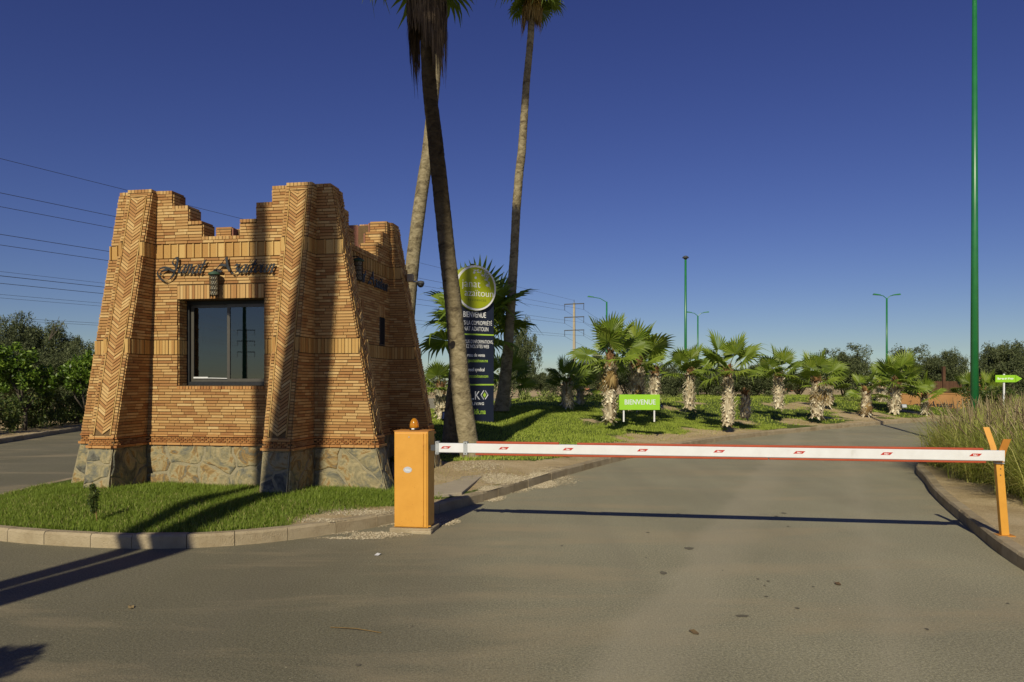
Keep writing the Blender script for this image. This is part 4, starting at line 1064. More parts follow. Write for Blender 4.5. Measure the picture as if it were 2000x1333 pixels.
jl = lambda X, Y: lawn_main(X+RNG.normal(0,.05,X.shape), Y+RNG.normal(0,.05,X.shape)) & inside(X, Y, KI) & ~booth_foot(X, Y)
blades('lawn_grass', scatter(120000, (-7,-.9,7.2,10.9), jl, h_main), .022, .062, .006, M['grass'], .9)
blades('lawn_dry_blades', scatter(14000, (-7,-.9,7.2,10.9), lambda X, Y: jl(X, Y) & (wob(X*2.3, Y*2.3) > .35), h_main), .02, .06, .006, M['grass_dry'], .9)
blades('lawn_grass_tufts', scatter(9000, (-7,-.9,7.2,10.9), jl, h_main), .05, .10, .006, M['grass'], .8)
M['grass_far'] = mat('grass_blades_far', [(.08,(.17,.23,.02)),(.5,(.30,.38,.045)),(.85,(.44,.49,.10)),(.97,(.58,.50,.19))], .9, .6, island=.55, trans=.25)
blades('mound_grass', scatter(170000, (-7,9,13.3,26), jl, h_main), .025, .07, .014, M['grass_far'], .8)
blades('far_lawn_grass', scatter(60000, (-6,34,26,46), jl, h_main), .03, .09, .03, M['grass_far'], .8)
blades('dry_grass', scatter(90000, (-1,24,13,34), lambda X, Y: (~lawn_main(X, Y)) & inside(X, Y, KI) & (wob(X*1.7, Y*1.7) > -.35) & (dist_poly(X, Y, MAIN_S) > .45) & (X > 1.2), h_main), .02, .06, .012, M['grass_dry'], .9)
blades('verge_weeds', scatter(2600, (-2.3,1.6,8.4,14.5), lambda X, Y: inside(X, Y, KI) & ~booth_foot(X, Y) & (wob(X*3, Y*3) > .5), h_main), .015, .05, .007, M['grass_dry'], .9)

# fountain grass on the right verge
def fountain():
    X = RNG.uniform(5.4, 17, 3600); Y = RNG.uniform(8.6, 20.5, 3600); d = dist_poly(X, Y, RIGHT_S); w = wob(X*1.3, Y*1.3)
    ok = inside(X, Y, RIGHT_S) & (d > .42+.12*w+np.clip(13.2-Y, 0, 4)*.10) & (X < .72*Y+1.2) & (Y > 8.9)
    X, Y, d = X[ok][:720], Y[ok][:720], d[ok][:720]; Z = h_right(X, Y)
    nb = 88; n = len(X)*nb; cxx = np.repeat(X, nb)+RNG.normal(0,.10,n); cyy = np.repeat(Y, nb)+RNG.normal(0,.10,n); cz = np.repeat(Z, nb)-.02
    az = RNG.uniform(0, 6.28, n); Ls = RNG.uniform(.6, 1.3, n)*np.repeat(RNG.uniform(.85, 1.15, len(X)), nb); sprd = RNG.uniform(.1, 1.0, n)**.8; low = RNG.uniform(0,1,n) < .3; Ls = np.where(low, Ls*.62, Ls); sprd = np.where(low, RNG.uniform(.9,1.3,n), sprd); wd = RNG.uniform(.004, .008, n)*np.clip(np.repeat(Y, nb)/10, 1, 2)
    t = np.array([0,.3,.6,.85,1.0]); 
    rad = sprd[:,None]*Ls[:,None]*(t**1.6)[None]; zz = Ls[:,None]*(t-.60*sprd[:,None]*t**2.4)
    px = cxx[:,None]+np.cos(az)[:,None]*rad; py = cyy[:,None]+np.sin(az)[:,None]*rad; pz = cz[:,None]+zz
    ww = wd[:,None]*(1-t**2*.9)[None]; ox, oy = -np.sin(az)[:,None]*ww, np.cos(az)[:,None]*ww
    V = np.stack([np.stack([px-ox, py-oy, pz], 2), np.stack([px+ox, py+oy, pz], 2)], 2).reshape(n, 10, 3)
    Fq = np.array([(2*i, 2*i+1, 2*i+3, 2*i+2) for i in range(4)]); F1 = (Fq[None]+10*np.arange(n)[:,None,None]).reshape(-1,4); V1 = V.reshape(-1,3)
    # plumes
    np_ = 2; n = len(X)*np_; cxx = np.repeat(X, np_)+RNG.normal(0,.10,n); cyy = np.repeat(Y, np_)+RNG.normal(0,.10,n); cz = np.repeat(Z, np_)
    az = RNG.uniform(0,6.28,n); az = np.where(RNG.uniform(0,1,n) < .35, RNG.normal(math.pi,.7,n), az); Ls = RNG.uniform(.85, 1.30, n); sprd = RNG.uniform(.05,.55,n)
    ts_ = np.array([0,.4,.72,.80,.9,1.0]); rr = np.array([.0022,.0022,.002,.009,.009,.002])
    rad = sprd[:,None]*Ls[:,None]*(ts_**1.7)[None]; zz = Ls[:,None]*(ts_-.3*sprd[:,None]*ts_**3)
    px = cxx[:,None]+np.cos(az)[:,None]*rad; py = cyy[:,None]+np.sin(az)[:,None]*rad; pz = cz[:,None]+zz
    ring = []
    for k in range(3):
        q = 2*math.pi*k/3; ring.append(np.stack([px+rr*math.cos(q), py+rr*math.sin(q), pz], 2))
    V = np.stack(ring, 2).reshape(n, 18, 3)
    Fq = np.array([(3*i+k, 3*i+(k+1)%3, 3*i+3+(k+1)%3, 3*i+3+k) for i in range(5) for k in range(3)]); F2 = (Fq[None]+18*np.arange(n)[:,None,None]).reshape(-1,4)+len(V1)
    V = np.concatenate([V1, V.reshape(-1,3)]); Fc = np.concatenate([F1, F2])
    ob('fountain_grass', mesh_from('fountain_grass', V, Fc, mats=[M['fgrass'], M['plume']], midx=np.r_[np.zeros(len(F1)), np.ones(len(F2))]), kind='stuff', label='tall feathery ornamental grass with purple brown plumes along the right verge')
fountain()

# ------------------------------------------------------------------ palms
def frond_mesh(nm, pet=.7, rad=.75, n=24, spread=300, droop=.35, fold=0.0, seed=0, mt='frond', cup=.15, dead=False):
    rnd = random.Random(seed); V = []; Fc = []; mi = []
    k = 5
    for i in range(k+1):
        t = i/k; x = pet*t; z = -.10*pet*t*t; w = .016*(1-t*.5)
        V += [(x,-w,z),(x,w,z),(x,0,z+w)]
    for i in range(k):
        for (a, b) in ((0,1),(1,2),(2,0)): Fc.append((i*3+a, i*3+b, i*3+3+b, i*3+3+a)); mi.append(1)
    tip = Vector((pet,0,-.10*pet))
    for s_ in range(n):
        a = R(-spread/2+spread*(s_+.5)/n); da = R(spread/n)/2; L_ = rad*(1-.28*(abs(a)/R(180)))*rnd.uniform(.88,1.06)
        dr = droop*rnd.uniform(.7,1.4); b = len(V)
        hang = rnd.random() < (.25 if not dead else .6)
        for r_, wf in ((0.02,1),(.6,1),(.82,.5),(1,.04)):
            rr = r_*L_; w = math.sin(da)*rr*1.05 if r_ <= .6 else math.sin(da)*.6*L_*wf
            ex = max(0, r_-.45); z = cup*rr*abs(math.sin(a))-dr*L_*ex*ex*2.0*(2.2 if hang and r_ > .9 else 1)-fold*rr*abs(math.sin(a))**1.2
            c = Vector((math.cos(a)*rr, math.sin(a)*rr*(1-fold*.55), z)); d = Vector((-math.sin(a), math.cos(a), 0))
            V += [tip+c-d*w+Vector((0,0,-w*.35)), tip+c+Vector((0,0,w*.45)), tip+c+d*w+Vector((0,0,-w*.35))]
        for i in range(3):
            q = b+i*3; Fc += [(q,q+1,q+4,q+3),(q+1,q+2,q+5,q+4)]; mi += [0,0]
    return mesh_from(nm, V, Fc, mats=[M[mt], M['petiole'] if not dead else M[mt]], midx=mi)
FM = {k: [frond_mesh('frond', seed=10*j+i, **a) for i in range(3)] for j, (k, a) in enumerate({
 'green': dict(droop=.30), 'up': dict(droop=.12, cup=.35, spread=230), 'deep': dict(droop=.45, mt='frond_dk'), 'dead': dict(droop=1.1, fold=.7, mt='frond_dead', dead=True, n=16, spread=240), 'brown': dict(droop=1.2, fold=.8, mt='frond_brown', dead=True, n=16, spread=240)}.items())}
def add_frond(root, top, az, pol, kind, sc, seed=0, roll=0):
    """pol: angle of the stalk above the horizon in degrees"""
    rnd = random.Random(seed); me = FM[kind][rnd.randrange(3)]
    o = ob('frond', me, root)
    mt = Matrix.Translation(top) @ Matrix.Rotation(az, 4, 'Z') @ Matrix.Rotation(-R(pol), 4, 'Y') @ Matrix.Rotation(R(roll), 4, 'X') @ Matrix.Scale(sc, 4)
    o.matrix_local = mt; return o
def boots(root, pts, rad, n, mt='boot', seed=0, ln=.13, w=.045, out=.45, brown_top=True):
    """old leaf bases: curved flaps standing off the trunk, all in one part"""
    rnd = random.Random(seed); V = []; Fc = []; mi = []
    for i in range(n):
        t = (i+.5)/n; f = t*(len(pts)-1); a = int(f); b = min(a+1, len(pts)-1); p = Vector(pts[a]).lerp(Vector(pts[b]), f-a); r = rad[a]+(rad[b]-rad[a])*(f-a)
        q = i*2.39996+rnd.uniform(-.3,.3); d = Vector((math.cos(q), math.sin(q), 0)); s_ = Vector((-math.sin(q), math.cos(q), 0)).lerp(Vector((0,0,1)), rnd.uniform(-.25,.25)).normalized()
        l = ln*rnd.uniform(.6,1.5); o = out*rnd.uniform(.3,1.6); dn = 1 if rnd.random() < .62 else -rnd.uniform(.3,.9); ww = w*rnd.uniform(.7,1.3); base = len(V)
        for tt, wf in ((0,1),(.5,.95),(1,.6+rnd.uniform(-.3,.3))):
            c = p+d*(r*.93+o*l*tt**1.3)+Vector((0,0,dn*l*tt)); V += [c-s_*ww*wf, c+d*.012, c+s_*ww*wf]
        for k in range(2):
            e = base+k*3; Fc += [(e,e+1,e+4,e+3),(e+1,e+2,e+5,e+4)]; mi += [1 if (brown_top and t > .80) else 0]*2
    return ob('leaf_base_sheath', mesh_from('leaf_base_sheath', V, Fc, mats=[M['boot'], M['boot_brown']], midx=mi), root, kind='stuff')
def small_palm(label, px, base_py, top_py, crown_px, Y, wpx=28, n=13, seed=0, lean=0, dead=0, stub=False, kinds=('green','deep','up'), z0=None, shape=None, group='young fan palms on the planted mound'):
    x = (px-1000)/F*Y; rnd = random.Random(seed*7+3)
    zb = H-(base_py-HY)/F*Y-.03; zt = H-(top_py-HY)/F*Y; s_ = F/Y; hgt = zt-zb; r0 = wpx/2/s_
    root = thing('fan_palm', label, 'palm', (x, Y, zb), 0, group)
    m = MB(); K = 7; pts = [(lean*t*hgt, 0, hgt*t) for t in [k/K for k in range(K+1)]]
    sh = shape or [.95,1,1.0,.95,.85,.72,.55,.42]; rad = [r0*.66*v for v in sh]
    m.tube([(p[0], p[1], p[2]) for p in pts], rad, 10); m.build('trunk', M['boot'], root, True)
    boots(root, pts, rad, int(max(80, hgt*r0*1300)), seed=seed, ln=.14*(1 if Y < 30 else 1.3), w=.034*(1 if Y < 30 else 1.3), out=.5)
    if stub: return root
    R_ = crown_px/s_; sc = R_/1.30; top = Vector(pts[-1])
    for i in range(n):
        q = i*2.39996+rnd.uniform(-.4,.4); t = i/max(1,n-1); pol = 80-t*84+rnd.uniform(-14,14)
        kd = 'up' if t < .35 else ('green' if rnd.random() < .6 else 'deep')
        add_frond(root, top+Vector((math.cos(q)*rad[-1]*.5, math.sin(q)*rad[-1]*.5, -t*.14)), q, pol, kd, sc*rnd.uniform(.85,1.1), seed*31+i, rnd.uniform(-35,35))
    for i in range(dead):
        q = rnd.uniform(0,6.28) if i else -1.4; add_frond(root, top+Vector((0,0,-.1)), q, -58+rnd.uniform(-12,12), 'dead', sc*rnd.uniform(.7,.9), seed*37+i)
    return root
SP = [
 ('young fan palm with two grey trunks left of the pylon', 1108,793,744,48,25,30,12,1,0,0),
 ('thin dark trunked fan palm just right of the twin one', 1134,791,748,44,27,17,11,2,0,0),
 ('shaggy fan palm beside the green welcome board with a yellow dead frond down its trunk', 1190,820,690,76,20.4,29,13,3,.02,3),
 ('stout fan palm with a broad grey trunk behind the green welcome board', 1243,797,703,78,22.5,44,13,4,0,1),
 ('small dark fan palm in shade behind the welcome board palms', 1279,790,722,52,27,26,10,5,0,0),
 ('fan palm in front of the slim green lamp post', 1347,798,722,56,25,24,11,6,0,0),
 ('largest fan palm of the mound with a shaggy beige trunk near the kerb', 1422,829,720,72,22,27,14,7,0,0),
 ('fan palm right of the largest one with a bulging grey trunk', 1520,797,728,54,27,25,11,9,0,0),
 ('fan palm with dry brown fronds hanging among the green', 1596,813,738,56,27,30,11,10,0,5),
 ('low fan palm half hidden behind the dry one', 1616,791,748,48,33,22,10,11,.05,0),
 ('short fan palm with a few sparse upright leaves', 1692,810,764,42,31,22,6,12,0,1),
 ('small fan palm with a pale double stump of a trunk', 1722,792,750,38,38,24,9,13,0,0),
 ('fan palm at the left end of the ochre name wall', 1746,806,742,56,33,24,14,14,.10,0),
 ('bright little fan palm before the ochre name wall', 1806,808,772,42,33,15,8,15,0,0),
]
for (lab, px, b, t, cr, Y, w, n, sd2, ln, dd) in SP:
    small_palm(lab, px, b, t, cr, Y, w, n, sd2, ln, dd)
small_palm('short headless grey stump beside the largest fan palm', 1455,815,768,30,24,25,0,8,0,0,stub=True)
small_palm('big fan palm spreading behind the dark blue totem', 936,822,640,118,22.5,34,26,21,0,0)
small_palm('small fan palm with tattered trunk behind the rear corner of the gatehouse', 866,815,755,58,20,34,10,22,-.1,0)
small_palm('low fan palm whose leaves show behind the tall right palm trunk', 990,800,742,62,24,18,9,23,0,0)
small_palm('low fan palm among shrubs right of the thick green post', 1932,806,768,40,34,16,8,24,0,0)
small_palm('dim fan palm behind the brown fence posts', 1890,800,765,36,38,14,7,25,0,0)

def trunk_mesh(pts, rad, n=22, ring=.11, seed=0, amp=.018):
    """tall palm trunk: fine rings of leaf scars, uneven outline"""
    rnd = random.Random(seed); P_ = [Vector(p) for p in pts]; L = [0]
    for a, b in zip(P_, P_[1:]): L.append(L[-1]+(b-a).length)
    def at(s_, arr):
        for i in range(len(L)-1):
            if L[i+1] >= s_: break
        t = (s_-L[i])/(L[i+1]-L[i]); t2 = t
        return arr[i]+(arr[i+1]-arr[i])*t2
    # smooth path
    N = int(L[-1]/.05); V = []; Fc = []
    nz = [[rnd.uniform(0,6.28), rnd.uniform(1,4), rnd.uniform(.5,3)] for _ in range(6)]
    path = [at(L[-1]*i/N, P_) for i in range(N+1)]; rr = [at(L[-1]*i/N, rad) for i in range(N+1)]
    for _ in range(12):
        path = [path[0]]+[(path[i-1]+path[i]*2+path[i+1])/4 for i in range(1,N)]+[path[-1]]
    path2 = path
    for i in range(N+1):
        s_ = L[-1]*i/N; ph = (s_/ring) % 1; saw = (1-ph)*.016
        for k in range(n):
            q = 2*math.pi*k/n; b = sum(math.sin(a+m_*q+s_*w_) for a, m_, w_ in [(z[0], round(z[1]), z[2]) for z in nz])*amp*.35
            r = rr[i]*(1+saw*2)+b*rr[i]*2+rnd.uniform(-.004,.004); V.append((path2[i].x+r*math.cos(q), path2[i].y+r*math.sin(q), path2[i].z))
    for i in range(N):
        for k in range(n): k2 = (k+1) % n; Fc.append((i*n+k, i*n+k2, (i+1)*n+k2, (i+1)*n+k))
    return V, Fc
def trunk_bark_shade(z0, z1):  # browner bark towards the top, with shade from a palm crown painted into it
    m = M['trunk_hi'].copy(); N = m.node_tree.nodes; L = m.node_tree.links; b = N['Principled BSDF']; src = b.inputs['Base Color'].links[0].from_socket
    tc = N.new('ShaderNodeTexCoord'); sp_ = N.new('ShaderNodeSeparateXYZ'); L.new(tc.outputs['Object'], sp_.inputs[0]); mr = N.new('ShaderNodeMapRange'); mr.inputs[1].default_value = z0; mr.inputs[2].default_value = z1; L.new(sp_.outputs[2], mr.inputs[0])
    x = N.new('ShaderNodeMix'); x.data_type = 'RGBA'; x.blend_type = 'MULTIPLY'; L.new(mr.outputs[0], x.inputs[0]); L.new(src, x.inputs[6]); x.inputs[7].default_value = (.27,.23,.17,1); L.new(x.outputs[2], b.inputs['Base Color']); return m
def tall_palm(label, pix, Y, crown_z, crown_xy, cr, skirt=None, seed=0, nf=26, base_z=None, world=None):
    pts = world or [tuple(P(px, py, Y)) for px, py, w in pix]; s_ = F/Y
    rad = [w/2/s_ for _, _, w in pix] if pix else None
    base = Vector(pts[0]); root = thing('tall_palm', label, 'palm', base, 0, None)
    rel = [Vector(p)-base for p in pts]
    if rad is None: rad = world_rad
    V, Fc = trunk_mesh(rel, rad, seed=seed)
    ob('trunk', mesh_from('trunk', V, Fc, trunk_bark_shade(2.0, 5.0) if seed == 3 else M['trunk_hi'], True), root)
    top = rel[-1]; rnd = random.Random(seed)
    for i in range(nf):
        q = i*2.39996; t = i/(nf-1); pol = 75-t*118+rnd.uniform(-8,8); add_frond(root, top, q, pol, 'up' if t < .2 else ('green' if t < .6 else 'deep'), cr/1.3*rnd.uniform(.9,1.1), seed*13+i, rnd.uniform(-25,25))
    if skirt:
        mt, r0, r1, ln_, n = skirt; V = []; Fc = []
        for i in range(n):
            q = rnd.uniform(0,6.28); l = ln_*rnd.uniform(.35,1.0)*(1+.25*math.sin(q*2+seed)); z1 = top.z-rnd.uniform(0,ln_*.35); ra = r0*rnd.uniform(.3,1); w = rnd.uniform(.006,.02); dx, dy = math.cos(q), math.sin(q); b = len(V)
            # trunk centre lower down
            zz = max(z1-l, 0); f = [p for p in rel if p.z <= zz+.01][-1]; nx = [p for p in rel if p.z > zz-.01][0]; tt = 0 if nx.z == f.z else (zz-f.z)/(nx.z-f.z); c1_ = f.lerp(nx, max(0,min(1,tt)))
            for k, (tk, wf) in enumerate(((0,1),(.35,1.2),(.7,.9),(1,.15))):
                bul = ra+(r1-ra)*math.sin(tk*math.pi*.62)*rnd.uniform(.85,1.1); cx_ = top.x+(c1_.x-top.x)*tk; cy_ = top.y+(c1_.y-top.y)*tk
                V += [(cx_+dx*bul-dy*w*wf, cy_+dy*bul+dx*w*wf, z1-l*tk), (cx_+dx*bul+dy*w*wf, cy_+dy*bul-dx*w*wf, z1-l*tk)]
            for k in range(3): Fc.append((b+2*k, b+2*k+1, b+2*k+3, b+2*k+2))
        ob('dead_frond_skirt', mesh_from('dead_frond_skirt', V, Fc, M[mt]), root, kind='stuff')
    return root
YA = 14.4
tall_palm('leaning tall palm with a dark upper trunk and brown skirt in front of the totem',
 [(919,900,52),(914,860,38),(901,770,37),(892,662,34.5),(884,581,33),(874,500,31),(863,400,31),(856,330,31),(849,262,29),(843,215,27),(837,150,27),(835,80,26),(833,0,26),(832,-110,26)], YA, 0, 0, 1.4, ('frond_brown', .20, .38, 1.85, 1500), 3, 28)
tall_palm('tall palm leaning right behind the dark one rising from behind the gatehouse',
 [(780,800,34),(793,640,29),(801,560,27),(807,500,26),(816,430,25),(826,360,24.5),(836,299,24),(843,225,22),(848,160,22),(853,100,22),(861,0,22),(868,-90,21),(872,-160,21)], 21, 0, 0, 1.5, ('frond_dead', .2, .35, 1.2, 400), 5, 22)
tall_palm('slender pale palm right of the totem with a yellow skirt under its crown',
 [(978,803,32),(983,770,25),(992,690,20),(995,640,18),(1000,560,18),(1004,500,17),(1009,400,16.5),(1014,340,16),(1019,299,16),(1028,161,13.5),(1034,100,13),(1037,64,13),(1041,0,13),(1043,-18,13)], 22, 0, 0, 1.05, ('frond_dead', .13, .30, .95, 600), 8, 26)
m = MB(); b0 = Vector((-1.17, 14.75, hz(-1.17,14.75)-.05)); V, Fc = trunk_mesh([Vector((0,0,0)), Vector((0,0,.5)), Vector((.03,0,1.1)), Vector((.08,0,1.75)), Vector((.10,0,2.1))], [.22,.17,.145,.11,.09], seed=2)
ob('palm_stump', mesh_from('palm_stump', V, Fc, M['trunk_hi'], True), None, b0, 0, 'dark shaded palm stub standing behind the leaning palm trunk', 'palm stump')
# two tall palms behind the viewer whose shadows fall across the road and the gatehouse
def back_palm(label, tab, y0, r, crown, seed):
    base = Vector((tab[0][1], y0, 0)); root = thing('tall_palm', label, 'palm', base)
    V, Fc = trunk_mesh([Vector((x-base.x, 0, z)) for z, x in tab], [r]*len(tab), seed=seed); ob('trunk', mesh_from('trunk', V, Fc, M['trunk_hi'], True), root)
    top = Vector((tab[-1][1]-base.x, 0, tab[-1][0])); rnd = random.Random(seed)
    for i in range(24):
        t = i/23; add_frond(root, top, i*2.39996, 75-t*130+rnd.uniform(-8,8), 'deep', crown/1.3, seed+i, rnd.uniform(-25,25))
    return root
back_palm('tall palm behind the viewer, the left of the two casting shadows on the gatehouse', [(0,-5.9),(3.6,-5.76),(4.7,-5.74),(5.6,-6.1),(6.6,-6.35),(11,-6.4),(18.5,-6.5),(25.5,-6.4)], 0, .12, 1.5, 41)
back_palm('thicker tall palm behind the viewer, the right of the two casting shadows on the gatehouse', [(0,-5.6),(3.6,-5.42),(4.7,-5.36),(6.0,-5.72),(6.8,-5.67),(10,-5.4),(14,-5.5),(17.3,-5.6)], 0, .195, 1.1, 55)

# ------------------------------------------------------------------ broadleaf trees, shrubs, hedges
def leaf_cloud(cl, per, size, asp=.35, seed=0):
    """cl: (centre, radius) clumps; returns verts, faces of leaf quads"""
    g = np.random.default_rng(seed); C_ = np.array([c for c, r in cl]); Rr = np.array([r for c, r in cl]); n = len(cl)*per
    c = np.repeat(C_, per, 0); r = np.repeat(Rr, per); d = g.normal(0,1,(n,3)); d /= np.linalg.norm(d,axis=1)[:,None]; p = c+d*(r*g.uniform(.35,1.08,n))[:,None]
    u = g.normal(0,1,(n,3))+d*.6; u /= np.linalg.norm(u,axis=1)[:,None]; w = np.cross(u, g.normal(0,1,(n,3))); w /= np.linalg.norm(w,axis=1)[:,None]
    s_ = (size*g.uniform(.6,1.3,n))[:,None]; V = np.stack([p-u*s_, p+w*s_*asp, p+u*s_, p-w*s_*asp], 1).reshape(-1,3); return V, np.arange(4*n).reshape(-1,4)
def crown_clumps(h, rx, n, seed, cr=.3, z0=.32, shape='olive'):
    rnd = random.Random(seed); out = []
    lobes = [(Vector((rnd.uniform(-.55,.55)*rx, rnd.uniform(-.55,.55)*rx, h*rnd.uniform(z0+.2,.82))), rx*rnd.uniform(.38,.62)) for _ in range(7)]
    for i in range(n):
        c, r = lobes[rnd.randrange(len(lobes))]; d = Vector((rnd.gauss(0,1), rnd.gauss(0,1), rnd.gauss(0,1))).normalized(); q = c+d*r*rnd.uniform(.5,1.0)
        q.z = max(h*z0, min(h, q.z)); out.append((tuple(q), cr*rx*rnd.uniform(.35,.75)))
    return out, lobes
def tree_parts(name, h, rx, n, per, size, leafm, seed, z0=.3, asp=.3, multi=3):
    cl, lobes = crown_clumps(h, rx, n, seed, z0=z0); V, Fc = leaf_cloud(cl, per, size, asp, seed); crown = mesh_from('crown', V, Fc, M[leafm])
    m = MB(); rnd = random.Random(seed)
    m.tube([(0,0,-.1),(.03,0,h*.12),(-.02,.02,h*.25)], [.11*h/4,.08*h/4,.07*h/4], 8)
    for c, r in lobes[:6]: m.tube([(0,0,h*.2), tuple(Vector((0,0,h*.25)).lerp(c, .5)+Vector((rnd.uniform(-.1,.1),0,-.05*h))), tuple(c)], [.06*h/4,.04*h/4,.015*h/4], 6)
    trunk = mesh_from('trunk', m.v, m.f, M['bark'], True); return crown, trunk
OL = [tree_parts('olive', 4.0, 2.0, 210, 110, .075, 'olive', 100+i) for i in range(4)]
OLN = [tree_parts('olive_near', 4.0, 1.8, 300, 150, .055, 'olive', 140+i, z0=.18) for i in range(2)]
CT = [tree_parts('citrus', 2.2, .85, 90, 60, .05, 'citrus', 120+i, asp=.5) for i in range(2)]
def put_tree(name, label, cat, parts, x, y, z, sc, rz=0, group=None, sx=1):
    t = thing(name, label, cat, (x,y,z), rz, group); t.scale = (sc*sx, sc*sx, sc)
    ob('crown', parts[0], t); ob('trunk', parts[1], t); return t
def olive(label, px, top_py, Y, wpx, base_py=None, near=False, v=0, group='olive trees behind the palms', z=0.0):
    h = H+(HY-top_py)/F*Y-z; sc = h/4.0; w = wpx/F*Y/2; P_ = (OLN if near else OL)[v % (2 if near else 4)]
    return put_tree('olive_tree', label, 'tree', P_, (px-1000)/F*Y, Y, z, sc, v*1.3, group, sx=w/((1.8 if near else 2.0)*1.05*sc))
GL_ = 'trees beyond the left hedge'
olive('grey green olive tree at the far left edge behind the hedge', 8, 612, 29, 150, near=True, v=0, group=GL_)
olive('loose olive tree standing above the round bright green citrus', 85, 616, 31, 150, near=True, v=1, group=GL_)
olive('olive tree touching the left side of the gatehouse', 150, 652, 27, 150, near=True, v=2, group=GL_)
olive('dark low olive behind the citrus trees', 70, 690, 34, 260, near=True, v=3, group=GL_)
put_tree('citrus_tree', 'round bright green citrus tree above the left hedge', 'tree', CT[0], *P(48, None, 23.5)[:2], 0.15, 1.22, 0, GL_)
put_tree('citrus_tree', 'bright green citrus tree half hidden by the gatehouse corner', 'tree', CT[1], *P(168, None, 24.5)[:2], 0.15, 1.15, 1, GL_)
# bare twigs standing above the olives
m = MB(); b0 = P(95, 660, 28)
for (x, y) in ((116,618),(106,626),(128,624)): m.tube([P(96,665,28), P((96+x)/2+1,(665+y)/2,28), P(x,y,28)], [.02,.012,.004], 5)
m.build('bare_branch', M['bark'], label='leafless branch sticking out above the left olive trees', cat='branch')
for (lab, px, ty, Y, w, v) in (
 ('feathery olive tree right behind the slender pale palm', 1018, 630, 38, 78, 0),
 ('low olive tree at the foot of the tower pylon', 1062, 722, 62, 90, 1),
 ('olive tree between the pylon and the yellow fronded palm', 1160, 690, 48, 80, 2),
 ('dark olive tree behind the welcome board palms', 1225, 695, 42, 120, 3),
 ('bushy olive tree between the stout palm and the slim lamp post', 1310, 712, 40, 100, 0),
 ('broad olive tree left of the largest fan palm', 1385, 705, 44, 110, 1),
 ('olive tree behind the largest fan palm', 1465, 712, 42, 130, 2),
 ('small olive tree seen under the leaves beside the bulging palm', 1560, 728, 60, 110, 3),
 ('tall rounded olive tree behind the dry fronded palm', 1648, 676, 40, 125, 1),
 ('olive tree with an open crown left of the thick green post', 1780, 682, 46, 120, 0),
 ('olive tree with reaching branches nearest the thick green post', 1840, 684, 46, 90, 2),
 ('large dark olive tree behind the green arrow sign', 1965, 668, 38, 130, 3),
 ('dark olive tree cut by the right edge of the picture', 2020, 690, 36, 110, 1)):
    olive(lab, px, ty, Y, w, v=v)
# far treeline (one mass)
cl = []
rnd = random.Random(5)
for i in range(420):
    x = rnd.uniform(-130, 130); y = rnd.uniform(85, 135); h = rnd.uniform(2.0, 4.2); cl.append(((x, y, h*.55), h*.5))
V, Fc = leaf_cloud(cl, 90, .22, .5, 3); ob('far_orchard_trees', mesh_from('far_orchard_trees', V, Fc, M['olive']), kind='stuff')
def shrub(label, px, py_base, py_top, wpx, Y, mt, seed, name='shrub', per=70, size=.05, group=None, asp=.5):
    x = (px-1000)/F*Y; z = H-(py_base-HY)/F*Y; h = (py_base-py_top)/F*Y; w = wpx/F*Y/2; rnd = random.Random(seed); cl = []
    for i in range(max(10, int(w*h*40))): cl.append(((rnd.uniform(-1,1)*w*.85, rnd.uniform(-1,1)*w*.5, h*rnd.uniform(.15,.85)), min(w,h)*.28))
    V, Fc = leaf_cloud(cl, per, size, asp, seed); t = thing(name, label, 'shrub', (x,Y,z), 0, group)
    ob('foliage', mesh_from('foliage', V, Fc, M[mt]), t); m = MB()
    for i in range(4): m.tube([(rnd.uniform(-.1,.1),0,-.05),(rnd.uniform(-.6,.6)*w,0,h*.6)], [.02,.008], 5)
    m.build('stem', M['bark'], t)
shrub('light variegated shrub right of the slender pale palm', 1052, 797, 763, 90, 30, 'hedge_lt', 1, per=60)
shrub('reddish brown rounded shrub left of the yellow fronded palm', 1165, 795, 762, 42, 32, 'hedge', 2)
shrub('low yellowish shrub behind the slim lamp post palm', 1310, 795, 770, 90, 36, 'hedge_lt', 3, size=.04)
shrub('leggy pale shrub between the dry palm and the short sparse palm', 1662, 790, 765, 50, 37, 'hedge_lt', 4, size=.04)
shrub('dark shrub under the olives by the ochre name wall', 1775, 790, 745, 90, 47, 'hedge', 5)
shrub('green shrub behind the arrow sign post', 1930, 800, 755, 120, 32, 'hedge', 6)
shrub('dark shrub growing against the right side wall of the gatehouse', 762, 985, 846, 34, 11.2, 'hedge', 8, size=.022, per=110)
shrub('pale shrubs under the small palm behind the gatehouse corner', 862, 815, 770, 30, 23, 'hedge_lt', 9, size=.035)
shrub('low shrub under the olive behind the yellow fronded palm', 1090, 790, 768, 50, 40, 'hedge', 10)
# clipped hedge on the left
hd = thing('hedge', 'long dark flowering hedge behind the far left kerb', 'hedge', (-14.4, 20, .13)); cl = []
for i in range(700):
    t = rnd.uniform(-6, 16); cl.append(((-.055*t*1.6+rnd.uniform(-1.3,.35)-.3, t, rnd.uniform(.1,1.0)+.06*math.sin(t*2)), rnd.uniform(.16,.26)))
V, Fc = leaf_cloud(cl, 70, .045, .5, 9); ob('foliage', mesh_from('foliage', V, Fc, M['hedge']), hd)
m = MB()
for t in range(-5, 15): m.tube([(-.09*t-.9,t,0),(-.09*t-.9,t+.1,.8)], [.03,.01], 5)
m.build('stem', M['bark'], hd)
